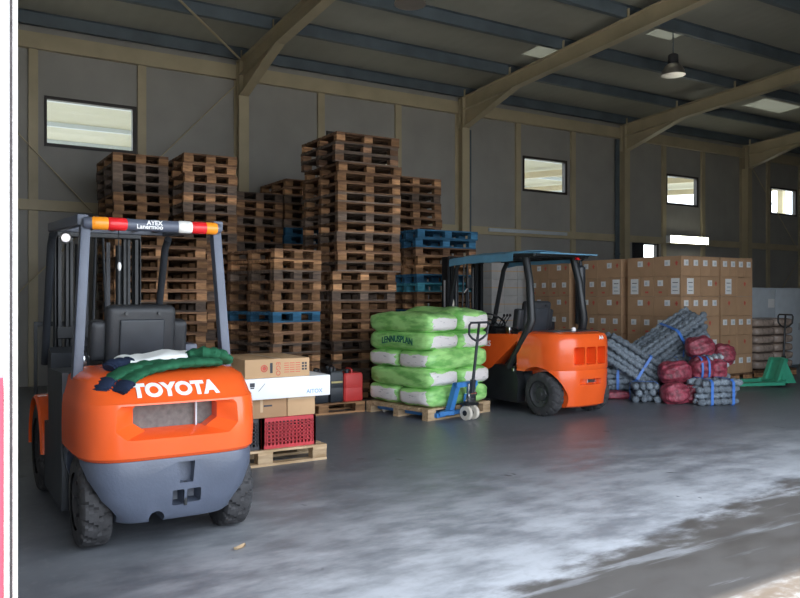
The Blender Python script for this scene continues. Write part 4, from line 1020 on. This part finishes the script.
# ------------------------------------------------------------------ hand pallet trucks
def pallet_truck(label, loc, rz, mm, wheelm, dark, tilt=8, hood=False):
    """origin on the floor under the steering wheels; forks point along +y"""
    t = thing('pallet_truck', label, 'pallet truck', loc, rz)
    for s in (-1, 1):
        w = MB().lathe([(0.03, -0.024), (0.082, -0.024), (0.09, -0.018), (0.09, 0.018), (0.082, 0.024), (0.03, 0.024)], (s*0.062, 0, 0.09), 'X', 28).build('steering_wheel', wheelm, t)
        MB().lathe([(0.0, -0.03), (0.034, -0.03), (0.034, 0.03), (0.0, 0.03)], (s*0.062, 0, 0.09), 'X', 18).build('wheel_hub', M['blacksteel'], w)
    MB().cyl((-0.09, 0, 0.09), (0.09, 0, 0.09), 0.012).build('axle', M['chrome'], t)
    MB().box(-0.11, 0.11, -0.06, 0.07, 0.185, 0.215, 0.01).build('turntable', M['blacksteel'], t)
    pm = MB(); pm.cyl((0, 0.01, 0.20), (0, 0.01, 0.44), 0.036); pm.box(-0.07, 0.07, -0.05, 0.05, 0.215, 0.33, 0.02); pm.cyl((0.05, -0.03, 0.22), (0.05, -0.03, 0.40), 0.018); pm.cyl((-0.06, -0.05, 0.32), (0.06, -0.05, 0.32), 0.02)
    pm.build('hydraulic_pump', M['chrome'] if not hood else mm, t)
    fb = MB()
    for s in (-1, 1):
        fb.prism([(0.03, 0.46), (0.10, 0.46), (0.24, 0.09), (0.24, 0.055), (0.17, 0.055)], 'yz', s*0.115, s*0.19)
        fb.bar((s*0.16, 0.10, 0.10), (s*0.27, 0.24, 0.08), 0.12, 0.05)
    fb.box(-0.19, 0.19, 0.03, 0.09, 0.40, 0.465, 0.01); fb.box(-0.30, 0.30, 0.19, 0.25, 0.05, 0.10, 0.01)
    if hood: fb.loft([[Vector((-0.27, -0.06, 0.06)), Vector((0.27, -0.06, 0.06)), Vector((0.27, 0.20, 0.06)), Vector((-0.27, 0.20, 0.06))], [Vector((-0.055, -0.01, 0.47)), Vector((0.055, -0.01, 0.47)), Vector((0.055, 0.07, 0.47)), Vector((-0.055, 0.07, 0.47))]])
    fb.build('body_frame', mm, t, None)
    for s in (-1, 1):
        MB().prism([(0.22, 0.035), (0.22, 0.088), (1.30, 0.088), (1.38, 0.05), (1.38, 0.04), (1.30, 0.04)], 'yz', s*0.27-0.075, s*0.27+0.075).build('fork', mm, t, None)
        MB().cyl((s*0.27-0.05, 1.2, 0.038), (s*0.27+0.05, 1.2, 0.038), 0.037).build('fork_roller', wheelm, t)
    th = R(tilt); d = Vector((0, -math.sin(th), math.cos(th))); b0 = Vector((0, -0.03, 0.30)); top = b0+d*0.90
    hs = MB(); hs.tube([b0, top-d*0.17], [0.02, 0.018], 12); hs.bar(b0-d*0.03, b0+d*0.2, 0.06, 0.05, 0.01); h_ = hs.build('handle_shaft', dark, t)
    x = Vector((1, 0, 0)); lp = [top-d*0.23, top-d*0.19+x*0.10, top-d*0.14+x*0.165, top-d*0.03+x*0.175, top+x*0.15, top-x*0.15, top-d*0.03-x*0.175, top-d*0.14-x*0.165, top-d*0.19-x*0.10, top-d*0.23]
    MB().tube(lp, 0.014, 10).build('grip_loop', dark, t)
    MB().bar(top, top-d*0.18, 0.012, 0.03).build('release_lever', dark, t)
    return t
pallet_truck('blue hand pallet truck with its forks under the green sacks', (5.655, 7.56, 0), R(12), M['blue'], M['nylon'], M['darkframe'])
pallet_truck('green hand pallet truck standing before the grey cabinet', (12.45, 7.78, 0), R(72), M['greenpaint'], M['blacksteel'], M['blacksteel'], 3, True)

# ------------------------------------------------------------------ heap of netting rolls
def roll_mesh(L, r, seed, pitch=0.11):
    mb = MB(); n = int(L/0.016); rings = []; rr_ = random.Random(seed)
    ph = rr_.uniform(0, 6)
    pts = []; rs = []
    for k in range(n+1):
        x = -L/2+L*k/n; f = 0.60+0.46*abs(math.sin(math.pi*x/pitch+ph))**0.8+0.05*math.sin(k*1.7+seed)
        e = min(1, (0.018+min(k, n-k)*0.016)/0.04)
        pts.append((x, 0.008*math.sin(x*9+seed), 0.006*math.sin(x*7+2*seed))); rs.append(r*f*e**0.5)
    mb.tube(pts, rs, 12)
    return mb.mesh('net_roll', [M['netgrey']], 80)
ROLLS = {}
def roll(L, r, v):
    if (L, r, v) not in ROLLS: ROLLS[(L, r, v)] = roll_mesh(L, r, v)
    return ROLLS[(L, r, v)]
def bundle(label, loc, rot, nx, nz, L, r=0.048, strap=(0.3,), group='strapped bundles of grey netting rolls', caps=False):
    """rolls lie along local x, nx across local y, nz layers; origin at the middle of the base"""
    t = thing('netting_bundle', label, 'netting bundle', loc, 0, group); t.rotation_euler = rot
    for k in range(nz):
        m = nx - (k % 2)
        for j in range(m):
            link('net_roll', roll(L, r, (k*3+j) % 4), t, (rnd.uniform(-0.07, 0.07), (j-(m-1)/2)*r*1.93+rnd.uniform(-0.006, 0.006), r+k*r*1.72), (rnd.uniform(0, 6), rnd.uniform(-0.035, 0.035), rnd.uniform(-0.045, 0.045)))
    if caps:
        for c in list(t.children):
            MB().sell((0, 0, 0), 0.05, r*0.72, r*0.72, 0.9, 16, 10).build('roll_cap', M['netend'], c).location = (-L/2-0.01, 0, 0)
    hw = nx*r*0.97; hh = (nz-1)*r*1.72+2*r
    for s in strap:
        mb = MB(); p = 0.004; x0 = s-0.02; x1 = s+0.02
        loop = [(-hw-p, 0.02), (-hw-p, hh-0.03), (-hw+r, hh+p), (hw-r, hh+p), (hw+p, hh-0.03), (hw+p, 0.02), (hw-0.02, -p*0+0.002), (-hw+0.02, 0.002)]
        rings = []
        for y, z in loop+[loop[0]]:
            c = Vector((0, 0, hh/2)); d_ = (Vector((0, y, z))-c).normalized()*0.005
            rings.append([Vector((x0, y, z)), Vector((x1, y, z)), Vector((x1, y+d_.y, z+d_.z)), Vector((x0, y+d_.y, z+d_.z))])
        mb.loft(rings, False); mb.build('strap', M['strapblue'], t, None)
    return t
bundle('strapped grey netting bundle lying in front of the heap, nearest the camera', (9.44, 6.93, 0), (0, 0, R(-22)), 5, 4, 0.60, 0.049, (-0.15, 0.17))
bundle('tall grey netting bundle leaning highest against the cartons', (9.96, 7.98, 0.62), (R(12), R(-33), R(-28)), 6, 5, 1.15, 0.050, (0.1,))
bundle('grey netting bundle under the highest leaning bundle', (9.72, 8.06, 0.10), (0, R(-12), R(-28)), 6, 5, 1.15, 0.050, (0.25, -0.2))
bundle('grey netting bundle slumped beside the farther forklift', (8.98, 8.15, 0.32), (R(-8), R(33), R(-38)), 6, 5, 0.95, 0.049, (0.15,))
bundle('grey netting bundle lying flat behind the farther forklift', (8.88, 8.50, 0), (0, 0, R(-38)), 7, 5, 0.95, 0.049, (0.2, -0.2))
bundle('small grey netting bundle at the foot of the heap, left of the red nets', (8.88, 7.66, 0), (0, 0, R(50)), 4, 3, 0.50, 0.050, (0.0,))
bundle('blue strapped grey netting bundle behind the upper red nets', (9.98, 7.52, 0.36), (0, R(-8), R(62)), 5, 4, 0.70, 0.048, (-0.12, 0.12), caps=True)
bundle('grey netting bundle lying below the blue strapped bundle', (10.0, 7.55, 0), (0, 0, R(-60)), 6, 4, 0.70, 0.048, (0.0,))
def red_net(label, loc, s, rot, seed, straps=0):
    t = thing('red_net_bundle', label, 'red netting', loc, 0, 'dark red netting bundles'); t.rotation_euler = rot
    def fn(p):
        q = Vector((p.x*5+seed*3.1, p.y*11, p.z*11)); k = 1+0.18*noise.noise(q)+0.09*math.sin(math.atan2(p.z, p.y)*9+p.x*12+seed)*(0.4+abs(p.x)/s[0])
        return Vector((p.x*(1+0.04*noise.noise(q*0.5)), p.y*k, p.z*k))
    MB().sell((0, 0, s[2]), s[0], s[1], s[2], 0.75, 56, 24, fn, 0.75).build('net_body', M['netred'], t, 70)
    for q in range(straps):
        x = (-0.3+0.6*q)*s[0] if straps > 1 else 0.05
        mb = MB(); rings = []
        for k in range(25):
            a = 2*math.pi*k/24; y, z = s[1]*1.06*math.copysign(abs(math.cos(a))**0.75, math.cos(a)), s[2]*1.06*math.copysign(abs(math.sin(a))**0.75, math.sin(a))
            rings.append([Vector((x-0.015, y, s[2]+z)), Vector((x+0.015, y, s[2]+z)), Vector((x+0.015, y*1.03, s[2]+z*1.03)), Vector((x-0.015, y*1.03, s[2]+z*1.03))])
        mb.loft(rings, False); mb.build('strap', M['strapblue'], t, None)
    return t
red_net('leftmost of the dark red net bundles heaped on the floor', (8.98, 7.20, 0), (0.20, 0.16, 0.145), (0, 0, R(-25)), 1)
red_net('dark red net bundle on the floor against the nearest grey bundle', (9.20, 7.13, 0), (0.12, 0.15, 0.13), (0, 0, R(-25)), 2)
red_net('large dark red net bundle in the middle tier, left of its blue straps', (9.26, 7.42, 0.24), (0.24, 0.17, 0.165), (0, R(-4), R(-28)), 3)
red_net('dark red net bundle with two blue straps in the middle tier', (9.60, 7.24, 0.30), (0.17, 0.16, 0.165), (0, 0, R(-28)), 4, 2)
red_net('dark red net bundle at the right end of the middle tier', (9.83, 7.16, 0.28), (0.13, 0.15, 0.16), (0, R(5), R(-25)), 5)
red_net('topmost dark red net bundle', (9.80, 7.40, 0.61), (0.21, 0.16, 0.15), (0, R(-5), R(-28)), 6)
red_net('dark red net bundle beside the topmost one, against the cartons', (10.10, 7.28, 0.50), (0.17, 0.16, 0.15), (0, R(14), R(-25)), 7)
red_net('flat dark red net bundle on the floor beside the farther forklift', (8.60, 8.05, 0), (0.30, 0.13, 0.06), (0, 0, R(-45)), 8)
red_net('dark red net bundle on the floor below the right-hand strapped reds', (9.72, 7.34, 0), (0.26, 0.15, 0.135), (0, 0, R(-25)), 9)

# ------------------------------------------------------------------ grey cabinet and wrapped sacks at the right
t = thing('steel_cabinet', 'pale grey steel cabinet with a white notice, right of the cartons', 'cabinet', (14.6, 9.9, 0))
MB().box(-1.35, 1.35, -0.35, 0.35, 0.06, 1.69, 0.012).build('cabinet_body', M['greycab'], t)
MB().box(-1.32, 1.32, -0.32, 0.32, 0, 0.06).build('plinth', M['purlin'], t, None)
for k, x in enumerate((-1.33, -0.44, 0.45)):
    dd = MB().box(x, x+0.875, -0.368, -0.351, 0.09, 1.66, 0.006).build('cabinet_door', M['greycab'], t); MB().box(x+0.80, x+0.82, -0.385, -0.368, 0.8, 0.95, 0.004).build('door_handle', M['chrome'], dd)
    if k == 1: MB().box(x+0.62, x+0.84, -0.371, -0.368, 1.28, 1.46).build('notice', M['paper'], dd, None)
pallet(1.2, 0.8, (13.65, 9.0, 0), 0, 'pallet under the wrapped brown sacks by the grey cabinet')
for k in range(6):
    for s in range(2):
        def fn(p, k=k, s=s): return p*(1+0.05*noise.noise(Vector((p.x*5+k, p.y*5+s*3, p.z*6))))
        o = MB().sell((0, 0, 0), 0.30, 0.38, 0.082, 0.35, 36, 14, fn, 0.45).build('brown_sack', M['film'], None, 60)
        o.location = (13.36+s*0.59, 9.0, PH+0.084+k*0.158); o.rotation_euler = (0, 0, rnd.uniform(-0.03, 0.03))
        tag(o, 'film wrapped brown sack, %s of its column, %s' % (('topmost', 'second from the top', 'third from the top', 'third from the floor', 'second from the floor', 'lowest')[5-k], ('next to the cartons', 'behind the green pallet truck')[s]), 'sack', 'wrapped brown sacks by the cabinet')

# dry leaf on the floor
mb = MB(); rings = []
for k in range(9):
    u = -1+k/4; wv = 0.022*(1-u*u)**0.6+0.002
    rings.append([Vector((u*0.05, -wv, 0.008+0.012*u*u+0.004)), Vector((u*0.05, 0, 0.003+0.012*u*u)), Vector((u*0.05, wv, 0.008+0.012*u*u+0.004)), Vector((u*0.05, 0, 0.001+0.012*u*u))])
mb.loft(rings); o = tag(mb.build('dry_leaf', M['leafdry']), 'dry tan leaf on the floor behind the nearer forklift', 'leaf'); o.location = (1.59, 4.40, 0.0); o.rotation_euler = (0, 0, R(30))

# ------------------------------------------------------------------ light and camera
w = bpy.data.worlds.new('sky'); SC.world = w; w.use_nodes = True
bg = w.node_tree.nodes['Background']; bg.inputs['Color'].default_value = (0.86, 0.95, 1.08, 1); bg.inputs['Strength'].default_value = 1.0
w.cycles.sampling_method = 'AUTOMATIC'
sd = bpy.data.lights.new('sun', 'SUN'); sd.energy = 1.9; sd.angle = R(1.5); sd.color = (1, 0.95, 0.86)
so = bpy.data.objects.new('sun', sd); COL.objects.link(so)
el, az = R(73.5), R(25)
dv = Vector((math.cos(el)*math.sin(az), math.cos(el)*math.cos(az), -math.sin(el)))   # direction the light travels
so.rotation_euler = dv.to_track_quat('-Z', 'Y').to_euler(); so.location = (0, -5, 12)
for x0, x1 in ((0.12, 9.5),):
    ld = bpy.data.lights.new('door_portal', 'AREA'); ld.shape = 'RECTANGLE'; ld.size = x1-x0; ld.size_y = 4.2; ld.cycles.is_portal = True
    lo = bpy.data.objects.new('door_portal', ld); COL.objects.link(lo); lo.location = ((x0+x1)/2, FY+0.06, 2.1); lo.rotation_euler = (R(90), 0, 0)

cd = bpy.data.cameras.new('camera'); cam = bpy.data.objects.new('camera', cd); COL.objects.link(cam)
FPX = 770.0; TH = math.atan(FPX/1250.0)
cd.sensor_width = 36; cd.lens = 36*FPX/800; cd.clip_end = 200; cd.clip_start = 0.05; cd.shift_y = -2/800
cam.location = (0, 0, 1.5); cam.rotation_euler = (R(90), 0, -TH)
SC.camera = cam
SC.view_settings.view_transform = 'Standard'; SC.view_settings.look = 'None'; SC.view_settings.gamma = 1.0; SC.view_settings.use_curve_mapping = False
SC.view_settings.exposure = 2.3
SC.cycles.max_bounces = 8; SC.cycles.diffuse_bounces = 5; SC.cycles.use_denoising = True
